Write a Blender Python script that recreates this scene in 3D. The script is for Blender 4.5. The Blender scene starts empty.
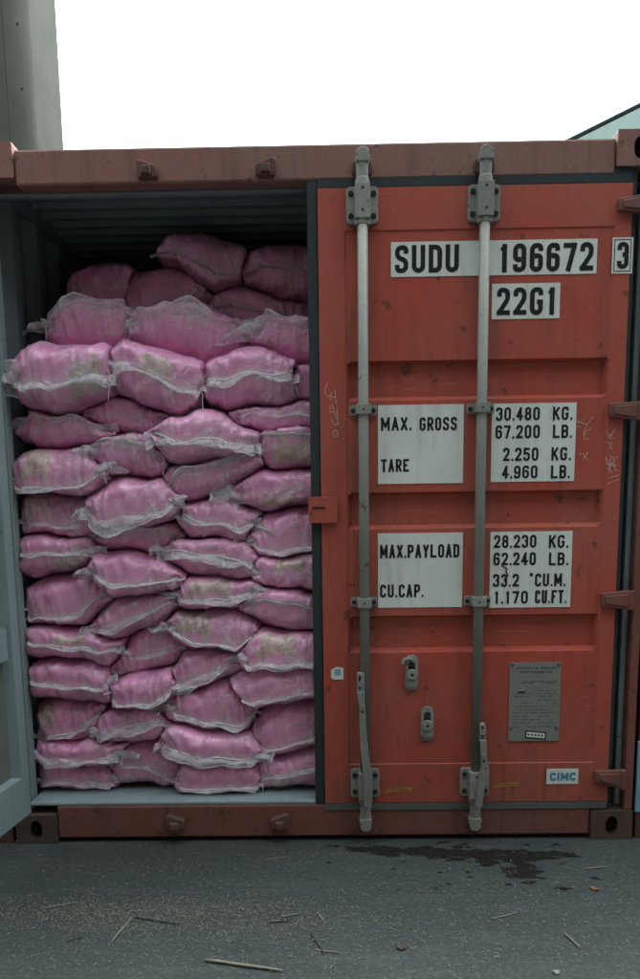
import bpy, bmesh, math, random
import numpy as np
from mathutils import Vector, Matrix, noise
random.seed(7)
S = bpy.context.scene
COL = S.collection
PI = math.pi

# ------------------------------------------------------------------ camera
CP = (0.0417, -3.0175, 1.2992)
PITCH, YAW, ROLL, FPX, PPY = -0.1517, -0.0137, -0.0135, 800.0, 143.43
fw = Vector((math.sin(YAW)*math.cos(PITCH), math.cos(YAW)*math.cos(PITCH), math.sin(PITCH)))
rt = Vector((math.cos(YAW), -math.sin(YAW), 0)); up = rt.cross(fw)
RX = rt*math.cos(ROLL)+up*math.sin(ROLL); UX = -rt*math.sin(ROLL)+up*math.cos(ROLL)
cd = bpy.data.cameras.new('camera'); cam = bpy.data.objects.new('camera', cd); COL.objects.link(cam)
cam.matrix_world = Matrix(((RX.x, UX.x, -fw.x, CP[0]), (RX.y, UX.y, -fw.y, CP[1]), (RX.z, UX.z, -fw.z, CP[2]), (0, 0, 0, 1)))
cd.sensor_fit = 'HORIZONTAL'; cd.sensor_width = 36; cd.lens = FPX/640*36; cd.shift_y = PPY/640
cd.clip_start = 0.05; cd.clip_end = 3000
S.camera = cam
def at(px, py, Y=0.0):
    """world point on the plane y=Y seen at photo pixel (px,py)"""
    d = fw + RX*((px-320)/FPX) - UX*((py-489.5-PPY)/FPX)
    t = (Y-CP[1])/d.y
    return Vector(CP)+d*t
def onground(px, py, z=0.0):
    d = fw + RX*((px-320)/FPX) - UX*((py-489.5-PPY)/FPX)
    return Vector(CP)+d*((z-CP[2])/d.z)

# ------------------------------------------------------------------ light
EL, AZ = math.radians(60), math.radians(12)       # hazy sun behind the container
w = bpy.data.worlds.new('World'); S.world = w; w.use_nodes = True
nt = w.node_tree; nt.nodes.clear()
sky = nt.nodes.new('ShaderNodeTexSky'); sky.sky_type = 'NISHITA'; sky.sun_disc = False
sky.sun_elevation = EL; sky.sun_rotation = AZ; sky.dust_density = 6; sky.air_density = 1.2; sky.altitude = 0
hs = nt.nodes.new('ShaderNodeHueSaturation'); hs.inputs['Saturation'].default_value = 0.2; 
bgn = nt.nodes.new('ShaderNodeBackground'); bgn.inputs['Strength'].default_value = 0.14
wo = nt.nodes.new('ShaderNodeOutputWorld')
nt.links.new(sky.outputs[0], hs.inputs['Color']); tint = nt.nodes.new('ShaderNodeMix'); tint.data_type = 'RGBA'; tint.blend_type = 'MULTIPLY'; tint.inputs[0].default_value = 1; tint.inputs[7].default_value = (.91, 1, .985, 1); nt.links.new(hs.outputs[0], tint.inputs[6]); nt.links.new(tint.outputs[2], bgn.inputs['Color']); nt.links.new(bgn.outputs[0], wo.inputs['Surface'])
sl = bpy.data.lights.new('sun', 'SUN'); sl.energy = 0.5; sl.angle = math.radians(20); sl.color = (1, 0.96, 0.9)
so = bpy.data.objects.new('sun', sl); COL.objects.link(so)
sd = Vector((math.sin(AZ)*math.cos(EL), math.cos(AZ)*math.cos(EL), math.sin(EL)))
so.rotation_euler = sd.to_track_quat('Z', 'Y').to_euler(); so.location = (2, 8, 12)
S.render.engine = 'CYCLES'
vs = S.view_settings; vs.view_transform = 'Standard'; vs.look = 'None'; vs.gamma = 1; vs.use_curve_mapping = False; vs.exposure = 2.68

# ------------------------------------------------------------------ materials
class NT:
    def __init__(s, name):
        s.m = bpy.data.materials.new(name); s.m.use_nodes = True; s.t = s.m.node_tree; s.t.nodes.clear()
        s.out = s.n('OutputMaterial')
    def n(s, k, **kw):
        x = s.t.nodes.new('ShaderNode'+k)
        for a, b in kw.items(): setattr(x, a, b)
        return x
    def l(s, a, b): s.t.links.new(a, b)
    def coords(s, kind='Object', scale=(1, 1, 1)):
        tc = s.n('TexCoord'); mp = s.n('Mapping'); mp.inputs['Scale'].default_value = scale
        s.l(tc.outputs[kind], mp.inputs['Vector']); return mp.outputs[0]
    def noise(s, v, scale, detail=4, rough=.55, dist=0):
        x = s.n('TexNoise'); x.inputs['Scale'].default_value = scale; x.inputs['Detail'].default_value = detail
        x.inputs['Roughness'].default_value = rough; x.inputs['Distortion'].default_value = dist
        s.l(v, x.inputs['Vector']); return x.outputs['Fac']
    def ramp(s, f, a, b, ca=(0, 0, 0, 1), cb=(1, 1, 1, 1)):
        r = s.n('ValToRGB'); e = r.color_ramp.elements
        e[0].position = a; e[0].color = ca; e[1].position = b; e[1].color = cb
        s.l(f, r.inputs[0]); return r.outputs[0]
    def mix(s, f, a, b, bt='MIX'):
        x = s.n('Mix', data_type='RGBA', blend_type=bt)
        for i, v in ((0, f), (6, a), (7, b)):
            if isinstance(v, (tuple, list)): x.inputs[i].default_value = tuple(v)+((1,) if len(v) == 3 else ())
            elif isinstance(v, (int, float)): x.inputs[i].default_value = v
            else: s.l(v, x.inputs[i])
        return x.outputs[2]
    def math(s, op, a, b=0.0):
        x = s.n('Math', operation=op)
        for i, v in ((0, a), (1, b)):
            if isinstance(v, (int, float)): x.inputs[i].default_value = v
            else: s.l(v, x.inputs[i])
        return x.outputs[0]
    def bump(s, h, strength, dist=.01):
        b = s.n('Bump'); b.inputs['Strength'].default_value = strength; b.inputs['Distance'].default_value = dist
        s.l(h, b.inputs['Height']); return b.outputs[0]
    def bsdf(s, col, rough, normal=None, metal=0, **kw):
        p = s.n('BsdfPrincipled')
        def put(k, v):
            if isinstance(v, tuple): p.inputs[k].default_value = tuple(v)+((1,) if len(v) == 3 else ())
            elif isinstance(v, (int, float)): p.inputs[k].default_value = v
            else: s.l(v, p.inputs[k])
        put('Base Color', col); put('Roughness', rough); put('Metallic', metal)
        if normal is not None: s.l(normal, p.inputs['Normal'])
        for k, v in kw.items(): put(k.replace('_', ' '), v)
        s.l(p.outputs[0], s.out.inputs[0]); s.p = p; return p

def paint(name, col, fade, rust=.5, dirt=(.05, .045, .04), rough=.55, dirtamt=.5, wear=None):
    t = NT(name); v = t.coords()
    vst = t.coords(scale=(1, 1, .12))
    big = t.noise(v, 2.2, 5, .6)
    c = t.mix(t.ramp(big, .35, .7), col, fade)
    st = t.noise(vst, 16, 5, .6)
    c = t.mix(t.math('MULTIPLY', t.ramp(st, .52, .75), .35*dirtamt*2), c, dirt)
    fine = t.noise(v, 60, 4, .7)
    c = t.mix(t.math('MULTIPLY', t.ramp(fine, .4, .75), .22), c, dirt)
    sp = t.noise(v, 14, 8, .62)
    edge = t.ramp(sp, .66-.05*rust, .70-.05*rust)
    rc = t.mix(t.noise(v, 90, 3), (.035, .022, .017), (.13, .06, .03))
    c = t.mix(t.math('MULTIPLY', edge, .75), c, rc)
    if wear:
        sc = t.n('TexNoise'); mp = t.n('Mapping'); mp.inputs['Rotation'].default_value = (0, .5, 0); mp.inputs['Scale'].default_value = (3, 3, 90); t.l(v, mp.inputs['Vector']); t.l(mp.outputs[0], sc.inputs['Vector']); sc.inputs['Scale'].default_value = 3; sc.inputs['Detail'].default_value = 2
        scr = t.math('MULTIPLY', t.ramp(sc.outputs['Fac'], .66, .69), t.ramp(t.noise(v, 3.3, 2), .5, .62))
        c = t.mix(t.math('MULTIPLY', scr, .5), c, (.42, .27, .23))
        sep = t.n('SeparateXYZ'); t.l(v, sep.inputs[0])
        for xr_ in wear:        # grime and rust runs along the locking bars
            d = t.math('ABSOLUTE', t.math('SUBTRACT', sep.outputs[0], xr_))
            gm = t.math('MULTIPLY', t.ramp(d, .02, .11, (1, 1, 1, 1), (0, 0, 0, 1)), t.ramp(t.noise(t.coords(scale=(1, 1, .2)), 18, 5, .65), .40, .66))
            c = t.mix(t.math('MULTIPLY', gm, .55), c, (.075, .045, .038))
        run = t.math('MULTIPLY', t.ramp(t.noise(t.coords(scale=(1, 1, .05)), 26, 3, .6), .62, .70), t.ramp(t.noise(v, 2.6, 3), .48, .6))
        c = t.mix(t.math('MULTIPLY', run, .5), c, (.12, .045, .025))
        low = t.ramp(sep.outputs[2], .15, .75, (1, 1, 1, 1), (0, 0, 0, 1))     # road dirt splashed on the lowest part
        c = t.mix(t.math('MULTIPLY', t.math('MULTIPLY', low, t.ramp(t.noise(v, 12, 6, .7), .42, .7)), .55), c, (.085, .06, .05))
    dent = t.noise(v, 2.2, 2, .5)
    b = t.bump(t.math('ADD', t.math('MULTIPLY', dent, 5.0 if wear else 1.0), t.math('ADD', t.math('MULTIPLY', sp, .6), t.math('MULTIPLY', fine, .25))), .14, .006)
    rr = t.ramp(big, .3, .8, (rough-.08,)*3+(1,), (rough+.15,)*3+(1,))
    t.bsdf(c, rr, b, Specular_IOR_Level=.3); return t.m

M = {}
M['red'] = paint('faded_red_paint', (.41, .064, .038), (.37, .10, .068), .75, wear=(.16, .61))
M['redframe'] = paint('dusty_red_frame_paint', (.19, .062, .047), (.17, .08, .066), 1.15, dirtamt=.8)
M['maroon'] = paint('dark_maroon_paint', (.05, .022, .022), (.07, .03, .028), .6)
M['brown'] = paint('brown_container_paint', (.12, .06, .04), (.10, .06, .045), 1.2)
M['casting'] = paint('rusty_casting', (.095, .057, .042), (.065, .047, .036), 1.6, rough=.8)
M['grey'] = paint('grey_inner_paint', (.26, .335, .345), (.22, .285, .29), .1, dirt=(.12, .13, .12), rough=.5)
M['darkwall'] = paint('dark_blocker_wall', (.022, .024, .024), (.032, .035, .033), .2)  # near-black walls of the added sky-blocking shed
M['header'] = paint('chalky_red_paint', (.25, .105, .085), (.22, .13, .108), .9, dirtamt=.8)
M['steel'] = paint('galvanised_steel', (.29, .29, .26), (.20, .205, .185), .5, dirt=(.06, .06, .05), rough=.8)
M['inside'] = paint('shade_grey_interior_paint', (.15, .205, .215), (.125, .17, .175), .3, dirt=(.07, .075, .07), rough=.6)  # grey paint copied darker: the interior's shade is put into its colour
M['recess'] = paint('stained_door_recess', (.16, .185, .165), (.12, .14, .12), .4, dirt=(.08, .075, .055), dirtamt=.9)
M['lug'] = paint('rusty_red_lug', (.13, .062, .048), (.10, .06, .048), 1.6, rough=.85)
M['rod'] = paint('weathered_rod_steel', (.235, .235, .21), (.18, .185, .165), .6, dirt=(.05, .05, .04), rough=.85)
M['teal'] = paint('teal_blue_paint', (.14, .24, .28), (.2, .3, .34), .2)

t = NT('rubber'); v = t.coords(); f = t.noise(v, 30, 5)
t.bsdf(t.mix(f, (.011, .017, .019), (.022, .030, .033)), .75, t.bump(f, .1)); M['rubber'] = t.m
t = NT('grey_rubber'); v = t.coords(); f = t.noise(v, 25, 5)
t.bsdf(t.mix(f, (.06, .07, .065), (.12, .125, .11)), .8, t.bump(f, .1)); M['dusty_rubber'] = t.m
t = NT('dark_hole'); v = t.coords(); t.bsdf(t.mix(t.noise(v, 40), (.01, .01, .01), (.02, .018, .015)), .9); M['dark'] = t.m
t = NT('plywood'); v = t.coords(scale=(1, .1, 1)); t.bsdf(t.mix(t.noise(v, 30, 6), (.16, .11, .07), (.26, .19, .12)), .7); M['ply'] = t.m
t = NT('label_white'); v = t.coords(); f = t.noise(v, 5, 5, .6); g = t.noise(t.coords(scale=(1, 1, .15)), 22, 4)
c = t.mix(t.ramp(f, .35, .75), (.66, .70, .66), (.56, .61, .57)); c = t.mix(t.math('MULTIPLY', t.ramp(g, .50, .78), .42), c, (.34, .29, .22)); c = t.mix(t.math('MULTIPLY', t.ramp(t.noise(v, 3.1, 4), .58, .75), .35), c, (.40, .36, .26)); c = t.mix(t.math('MULTIPLY', t.ramp(t.noise(v, 70, 5, .7), .62, .70), .4), c, (.22, .17, .14))
t.bsdf(c, .45); M['label'] = t.m
t = NT('label_ink'); v = t.coords(); t.bsdf(t.mix(t.noise(v, 50, 3), (.010, .011, .012), (.02, .02, .02)), .7, Specular_IOR_Level=.2); M['ink'] = t.m
t = NT('logo_ink'); v = t.coords(); t.bsdf(t.mix(t.noise(v, 50, 3), (.03, .20, .30), (.04, .24, .34)), .5); M['logo'] = t.m
t = NT('yellow_sticker'); v = t.coords(); t.bsdf(t.mix(t.noise(v, 60, 5), (.42, .22, .03), (.2, .11, .04)), .6); M['yellow'] = t.m
t = NT('blue_sticker'); v = t.coords(); t.bsdf(t.mix(t.noise(v, 30, 5), (.22, .38, .45), (.13, .25, .34)), .6); M['blue'] = t.m
t = NT('plate_metal'); v = t.coords(); f = t.noise(v, 25, 6)
t.bsdf(t.mix(f, (.17, .18, .16), (.25, .26, .23)), .55, t.bump(f, .05), metal=.25); M['plate'] = t.m
t = NT('plate_ink'); v = t.coords(); t.bsdf(t.mix(t.noise(v, 50), (.07, .075, .07), (.10, .105, .095)), .6); M['plateink'] = t.m
t = NT('chalk'); v = t.coords(); t.bsdf(t.mix(t.ramp(t.noise(v, 130, 3), .35, .7), (.36, .17, .14), (.62, .50, .46)), .9); M['chalk'] = t.m

# bag skin: woven pink plastic; UV 0..1 holds the printed picture
t = NT('pink_bag'); v = t.coords(); oi = t.n('ObjectInfo')
big = t.noise(v, 7, 4, .6, .5); mid = t.noise(v, 26, 5, .6, 1.2); fine = t.noise(v, 75, 4, .65, 1.5)
c = t.mix(t.ramp(big, .3, .75), (.87, .335, .60), (.81, .27, .53))
c = t.mix(t.math('MULTIPLY', oi.outputs['Random'], .4), c, (.84, .42, .62))
c = t.mix(t.math('MULTIPLY', t.ramp(t.noise(v, 95, 2, .5), .66, .70), .45), c, (.16, .06, .05))      # sparse dark dots of the print
uv = t.n('TexCoord').outputs['UV']
sx = t.n('SeparateXYZ'); t.l(uv, sx.inputs[0])
wob = t.math('MULTIPLY', t.math('SUBTRACT', t.noise(uv, 3, 5), .5), 1.3)
def soft(o):
    d = t.math('ABSOLUTE', t.math('SUBTRACT', o, .5)); return t.ramp(t.math('ADD', d, wob), .40, .50, (1, 1, 1, 1), (0, 0, 0, 1))
mask = t.math('MULTIPLY', soft(sx.outputs[0]), soft(sx.outputs[1]))
pv = t.n('TexVoronoi'); pv.inputs['Scale'].default_value = 6.0; t.l(uv, pv.inputs['Vector'])
pc = t.ramp(t.noise(uv, 3.2, 6, .65, .8), .3, .70, (.36, .29, .13, 1), (.84, .79, .62, 1))
pc = t.mix(t.ramp(pv.outputs['Distance'], .12, .34, (1, 1, 1, 1), (0, 0, 0, 1)), pc, (.62, .60, .52))
pc = t.mix(t.math('MULTIPLY', t.ramp(t.noise(uv, 13, 4, .6, 1), .57, .62), .75), pc, (.07, .055, .03))
pc = t.mix(t.math('MULTIPLY', t.ramp(t.noise(uv, 2.6, 3), .56, .64), .7), pc, (.20, .22, .09))
c = t.mix(t.math('MULTIPLY', mask, .72), c, pc)
# pale lettering printed beside the picture
lm = t.n('Mapping'); lm.inputs['Scale'].default_value = (13, 3.2, 1); t.l(uv, lm.inputs['Vector'])
let = t.ramp(t.noise(lm.outputs[0], 1, 2, .5, .4), .54, .58)
def band(o, a, b): return t.math('MULTIPLY', t.math('GREATER_THAN', o, a), t.math('LESS_THAN', o, b))
lz = t.math('MULTIPLY', band(sx.outputs[0], 1.12, 2.3), band(sx.outputs[1], .22, .60))
c = t.mix(t.math('MULTIPLY', t.math('MULTIPLY', let, lz), .6), c, (.66, .55, .58))
h = t.math('ADD', t.math('MULTIPLY', mid, .8), t.math('MULTIPLY', fine, .35))
b = t.bump(h, .22, .004)
p = t.bsdf(c, .33, b, Specular_IOR_Level=.6); M['bag'] = t.m

# loose clear outer bag: glossy, see-through, milky where it bunches up
t = NT('clear_film'); v = t.coords(); f = t.noise(v, 24, 4, .6, 1.5)
def ridge(vec, scale, p_):
    n_ = t.noise(vec, scale, 2, .5, .8); r_ = t.math('SUBTRACT', 1.0, t.math('ABSOLUTE', t.math('MULTIPLY', t.math('SUBTRACT', n_, .5), 5.0)))
    return t.math('POWER', t.math('MAXIMUM', r_, 0.0), p_)
cr1 = ridge(t.coords(scale=(1, .6, .38)), 30, 4); cr2 = ridge(t.coords(scale=(.55, .8, 1)), 26, 5); cr3 = ridge(t.coords(scale=(1, 1, .6)), 62, 4)
where = t.ramp(t.noise(v, 6, 3), .42, .62)
hh_ = t.math('MULTIPLY', t.math('ADD', t.math('ADD', cr1, t.math('MULTIPLY', cr2, .7)), t.math('MULTIPLY', cr3, .5)), t.math('ADD', where, .25))
nb_ = t.bump(hh_, .75, .0036)
milk = t.bsdf((.86, .85, .88), .35, nb_)
gl = t.n('BsdfGlossy'); gl.inputs['Roughness'].default_value = .12; t.l(nb_, gl.inputs['Normal'])
tr = t.n('BsdfTransparent'); fr = t.n('LayerWeight'); fr.inputs['Blend'].default_value = .2; t.l(nb_, fr.inputs['Normal'])
m1 = t.n('MixShader'); t.l(t.math('ADD', t.math('MULTIPLY', fr.outputs['Fresnel'], .6), .04), m1.inputs[0]); t.l(tr.outputs[0], m1.inputs[1]); t.l(gl.outputs[0], m1.inputs[2])
at_ = t.n('Attribute'); at_.attribute_name = 'bunch'
fac = t.math('ADD', t.math('MULTIPLY', at_.outputs['Fac'], t.math('ADD', t.math('MULTIPLY', f, .8), .35)), t.math('MULTIPLY', hh_, .16))
m2 = t.n('MixShader'); t.l(fac, m2.inputs[0]); t.l(m1.outputs[0], m2.inputs[1]); t.l(milk.outputs[0], m2.inputs[2]); t.l(m2.outputs[0], t.out.inputs[0]); M['film'] = t.m
t = NT('seam_cord'); v = t.coords(); f = t.noise(v, 120, 3)
t.bsdf(t.mix(f, (.58, .56, .55), (.78, .76, .75)), .6, t.bump(f, .4)); M['seam'] = t.m

def ground_mat(name, k):
    t = NT(name); v = t.coords(); f = t.noise(v, 1.3, 6, .6); g = t.noise(v, 9, 6, .65); h = t.noise(v, 140, 3, .7)
    stx = t.noise(t.coords(scale=(.5, 3.2, 1)), 5, 6, .65)
    c = t.mix(t.ramp(f, .35, .7), (.019, .028, .027), (.033, .044, .042))
    c = t.mix(t.math('MULTIPLY', t.ramp(g, .42, .7), .5), c, (.023, .031, .031))
    c = t.mix(t.math('MULTIPLY', t.ramp(stx, .5, .72), .5), c, (.066, .076, .070))
    c = t.mix(t.math('MULTIPLY', t.ramp(h, .53, .70), .55), c, (.11, .12, .11))
    c = t.mix(t.math('MULTIPLY', t.ramp(t.noise(v, 210, 2), .58, .68), .7), c, (.012, .015, .015))
    c = t.mix(t.math('MULTIPLY', t.ramp(t.noise(v, 55, 5, .7), .60, .72), .4), c, (.10, .104, .088))
    sp_ = t.noise(v, 62, 2, .6)
    c = t.mix(t.math('MULTIPLY', t.ramp(sp_, .56, .66), .55), c, (.018, .022, .022)); c = t.mix(t.math('MULTIPLY', t.ramp(sp_, .34, .44, (1, 1, 1, 1), (0, 0, 0, 1)), .5), c, (.085, .094, .09))
    if k < 1: c = t.mix(1-k, c, (.008, .008, .007))
    hh = t.math('ADD', t.math('MULTIPLY', g, 1.0), t.math('MULTIPLY', h, .5))
    t.bsdf(c, .8 if k == 1 else .55, t.bump(hh, .6, .006)); return t.m
M['ground'] = ground_mat('ground', 1); M['damp'] = ground_mat('damp_ground', .5)
t = NT('wet_dirt'); v = t.coords(); f = t.noise(v, 30, 6, .7)
t.bsdf(t.mix(f, (.006, .006, .005), (.018, .016, .013)), .85, t.bump(f, .9, .015), Specular_IOR_Level=.2); M['wet'] = t.m
for nm, a_, b_ in (('straw', (.26, .25, .17), (.14, .135, .09)), ('chip', (.25, .27, .245), (.13, .145, .13)), ('twig', (.03, .027, .022), (.06, .05, .04)), ('pale_stick', (.24, .225, .165), (.15, .14, .10)), ('leaf', (.24, .12, .06), (.15, .08, .04))):
    t = NT(nm); v = t.coords(); t.bsdf(t.mix(t.noise(v, 40, 4), a_, b_), .8); M[nm] = t.m

t = NT('pier_concrete'); v = t.coords(); f = t.noise(v, 1.6, 6, .6); st = t.noise(t.coords(scale=(1, 1, .07)), 5, 5)
c = t.mix(t.ramp(f, .3, .75), (.036, .039, .032), (.052, .055, .046)); c = t.mix(t.math('MULTIPLY', t.ramp(st, .5, .75), .5), c, (.025, .028, .024))
t.bsdf(c, .95, t.bump(t.noise(v, 25, 5), .25, .01), Specular_IOR_Level=.05); M['pier'] = t.m
t = NT('pier_joint'); v = t.coords(); t.bsdf(t.mix(t.noise(v, 8), (.012, .014, .012), (.016, .018, .016)), .9); M['joint'] = t.m
t = NT('warehouse_sheet'); v = t.coords(); wv = t.n('TexWave'); wv.inputs['Scale'].default_value = 1.1; t.l(v, wv.inputs['Vector'])
t.bsdf(t.mix(t.noise(v, .7, 5), (.26, .35, .325), (.29, .385, .355)), .5, t.bump(wv.outputs['Fac'], .3, .03)); M['sheet'] = t.m

# ------------------------------------------------------------------ mesh helpers
def link(name, me, mats, parent=None, smooth=False, bevel=0):
    for m in (mats if isinstance(mats, (list, tuple)) else [mats]): me.materials.append(m)
    o = bpy.data.objects.new(name, me); COL.objects.link(o)
    if parent is not None: o.parent = parent
    if smooth: me.polygons.foreach_set('use_smooth', [True]*len(me.polygons))
    if bevel:
        b = o.modifiers.new('bevel', 'BEVEL'); b.width = bevel; b.segments = 2; b.limit_method = 'ANGLE'; b.angle_limit = math.radians(40)
    return o
class MB:
    def __init__(s): s.v = []; s.f = []; s.mi = []; s.cur = 0
    def add(s, vs, fs):
        o = len(s.v); s.v += [tuple(v) for v in vs]; s.f += [tuple(i+o for i in f) for f in fs]; s.mi += [s.cur]*len(fs); return s
    def mat(s, i): s.cur = i; return s
    def box(s, x0, x1, y0, y1, z0, z1):
        return s.add([(x0, y0, z0), (x1, y0, z0), (x1, y1, z0), (x0, y1, z0), (x0, y0, z1), (x1, y0, z1), (x1, y1, z1), (x0, y1, z1)],
                     [(0, 3, 2, 1), (4, 5, 6, 7), (0, 1, 5, 4), (1, 2, 6, 5), (2, 3, 7, 6), (3, 0, 4, 7)])
    def prism(s, poly, y0, y1):
        """poly: (x,z) counter-clockwise seen from -y, extruded y0..y1"""
        n = len(poly)
        vs = [(x, y0, z) for x, z in poly]+[(x, y1, z) for x, z in poly]
        return s.add(vs, [tuple(range(n)), tuple(range(2*n-1, n-1, -1))]+[(i, n+i, n+(i+1) % n, (i+1) % n) for i in range(n)])
    def tube(s, pts, r, n=12, cap=True):
        pts = [Vector(p) for p in pts]; rs = r if isinstance(r, (list, tuple)) else [r]*len(pts)
        vs = []; ref = None
        for i, p in enumerate(pts):
            d = (pts[min(i+1, len(pts)-1)]-pts[max(i-1, 0)]).normalized()
            if ref is None: ref = Vector((0, 1, 0)) if abs(d.y) < .9 else Vector((1, 0, 0))
            a = d.cross(ref).normalized(); b = d.cross(a); ref = a.cross(d)
            for k in range(n):
                an = 2*PI*k/n; vs.append(p+(a*math.cos(an)+b*math.sin(an))*rs[i])
        fs = []
        for i in range(len(pts)-1):
            for k in range(n): fs.append((i*n+k, i*n+(k+1) % n, (i+1)*n+(k+1) % n, (i+1)*n+k))
        if cap: fs += [tuple(range(n-1, -1, -1)), tuple((len(pts)-1)*n+k for k in range(n))]
        return s.add(vs, fs)
    def disc(s, x, z, y, r, n=14, dy=.004):
        return s.prism([(x+r*math.cos(2*PI*k/n), z+r*math.sin(2*PI*k/n)) for k in range(n)], y, y+dy)
    def grid(s, P, flip=False):
        """P[i][j] points"""
        a = len(P); b = len(P[0]); vs = [q for r in P for q in r]
        fs = [(i*b+j, i*b+j+1, (i+1)*b+j+1, (i+1)*b+j) for i in range(a-1) for j in range(b-1)]
        if flip: fs = [f[::-1] for f in fs]
        return s.add(vs, fs)
    def build(s, name, mats, parent=None, smooth=False, bevel=0, fix=False):
        me = bpy.data.meshes.new(name); me.from_pydata(s.v, [], s.f); me.polygons.foreach_set('material_index', s.mi)
        if fix:
            bm = bmesh.new(); bm.from_mesh(me); bmesh.ops.recalc_face_normals(bm, faces=bm.faces); bm.to_mesh(me); bm.free()
        me.update()
        return link(name, me, mats, parent, smooth, bevel)
def rrect(x0, x1, z0, z1, r, n=5):
    p = []
    for cx, cz, a0 in ((x1-r, z0+r, -90), (x1-r, z1-r, 0), (x0+r, z1-r, 90), (x0+r, z0+r, 180)):
        for k in range(n+1):
            a = math.radians(a0+90*k/n); p.append((cx+r*math.cos(a), cz+r*math.sin(a)))
    return p
def tag(o, label, cat, group=None, kind=None):
    o['label'] = label
    if cat: o['category'] = cat
    if group: o['group'] = group
    if kind: o['kind'] = kind
    return o
def empty(name, loc=(0, 0, 0)):
    o = bpy.data.objects.new(name, None); COL.objects.link(o); o.location = loc; o.empty_display_size = .2; return o

# ------------------------------------------------------------------ stencil lettering
G = {'0': ['c', (0, 0, 1), (1, 0, 1), (1, 1, 1), (0, 1, 1)], '1': [(.12, .80), (.55, .98), (.55, 0)],
 '2': [(0, .72), (0, 1, 1), (1, 1, 1), (1, .60, .6), (0, .02), (1.02, .02)],
 '3': [[(0, .74), (0, 1, 1), (1, 1, 1), (1, .53, 1), (.42, .53)], [(.42, .53), (1, .53, 1), (1, 0, 1), (0, 0, 1), (0, .26)]],
 '4': [(.72, 0), (.72, 1), (0, .27), (1.05, .27)], '5': [(.95, .98), (.05, .98), (.05, .56), (1, .60, 1), (1, 0, 1), (0, 0, 1), (0, .24)],
 '6': [(1, .77), (1, 1, 1), (0, 1, 1), (0, 0, 1), (1, 0, 1), (1, .57, 1), (.3, .57)], '7': [(0, .98), (1, .98), (.36, 0)],
 '8': [['c', (.06, .53, 1), (.94, .53, 1), (.94, 1, 1), (.06, 1, 1)], ['c', (0, 0, 1), (1, 0, 1), (1, .53, 1), (0, .53, 1)]],
 '9': [(0, .23), (0, 0, 1), (1, 0, 1), (1, 1, 1), (0, 1, 1), (0, .43, 1), (.7, .43)],
 'A': [[(0, 0), (.5, 1), (1, 0)], [(.2, .28), (.8, .28)]], 'B': [[(0, 0), (0, 1), (1, 1, 1), (1, .53, 1), (0, .53)], [(.4, .53), (1, .53, 1), (1, 0, 1), (0, 0)]],
 'C': [(1, .73), (1, 1, 1), (0, 1, 1), (0, 0, 1), (1, 0, 1), (1, .27)], 'D': ['c', (0, 0), (1, 0, 1), (1, 1, 1), (0, 1)],
 'E': [[(1, .99), (0, .99), (0, .01), (1, .01)], [(0, .52), (.85, .52)]], 'F': [[(1, .99), (0, .99), (0, 0)], [(0, .52), (.85, .52)]],
 'G': [(1, .75), (1, 1, 1), (0, 1, 1), (0, 0, 1), (1, 0, 1), (1, .46), (.55, .46)], 'I': [(.5, 0), (.5, 1)],
 'K': [[(0, 0), (0, 1)], [(1, 1), (.08, .42)], [(.36, .60), (1.02, 0)]], 'L': [(0, 1), (0, .01), (1, .01)],
 'M': [(0, 0), (0, 1), (.5, .25), (1, 1), (1, 0)], 'N': [(0, 0), (0, 1), (1, 0), (1, 1)], 'P': [(0, 0), (0, 1), (1, 1, 1), (1, .45, 1), (0, .45)],
 'R': [[(0, 0), (0, 1), (1, 1, 1), (1, .47, 1), (0, .47)], [(.5, .47), (1.03, 0)]],
 'S': [(1, .74), (1, 1, 1), (0, 1, 1), (0, .55, 1), (1, .47, 1), (1, 0, 1), (0, 0, 1), (0, .26)], 'T': [[(0, .99), (1, .99)], [(.5, .99), (.5, 0)]],
 'U': [(0, 1), (0, 0, 1), (1, 0, 1), (1, 1)], 'X': [[(0, 0), (1, 1)], [(0, 1), (1, 0)]], 'Y': [[(0, 1), (.5, .46), (1, 1)], [(.5, .46), (.5, 0)]],
 '*': [[(.2, .8), (.8, .8)], [(.32, .95), (.68, .65)], [(.68, .95), (.32, .65)]], '%': [[(0, .5), (1, .5)]]}
G['O'] = G['0']; G['V'] = [(0, 1), (.5, 0), (1, 1)]
NARROW = {'.': .28, '1': .8, 'I': .45, 'M': 1.25, '*': .7, ' ': .7}
def fillet(pts, closed, sx, sy, r0):
    P = [(p[0]*sx, p[1]*sy, p[2] if len(p) > 2 else 0) for p in pts]; out = []; n = len(P)
    for i, p in enumerate(P):
        if p[2] == 0 or (not closed and i in (0, n-1)): out.append(Vector(p[:2])); continue
        c = Vector(p[:2]); a = Vector(P[i-1][:2])-c; b = Vector(P[(i+1) % n][:2])-c
        r = min(r0*p[2], a.length*.5, b.length*.5)
        p0 = c+a.normalized()*r; p1 = c+b.normalized()*r
        for k in range(7):
            q = k/6; out.append(p0*(1-q)**2*1+c*2*q*(1-q)+p1*q*q) if False else out.append(_arc(p0, c, p1, q))
    return out
def _arc(p0, c, p1, q):
    w_ = .75; a = (1-q)**2; b = 2*q*(1-q)*w_; d = q*q
    return (p0*a+c*b+p1*d)/(a+b+d)
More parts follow.
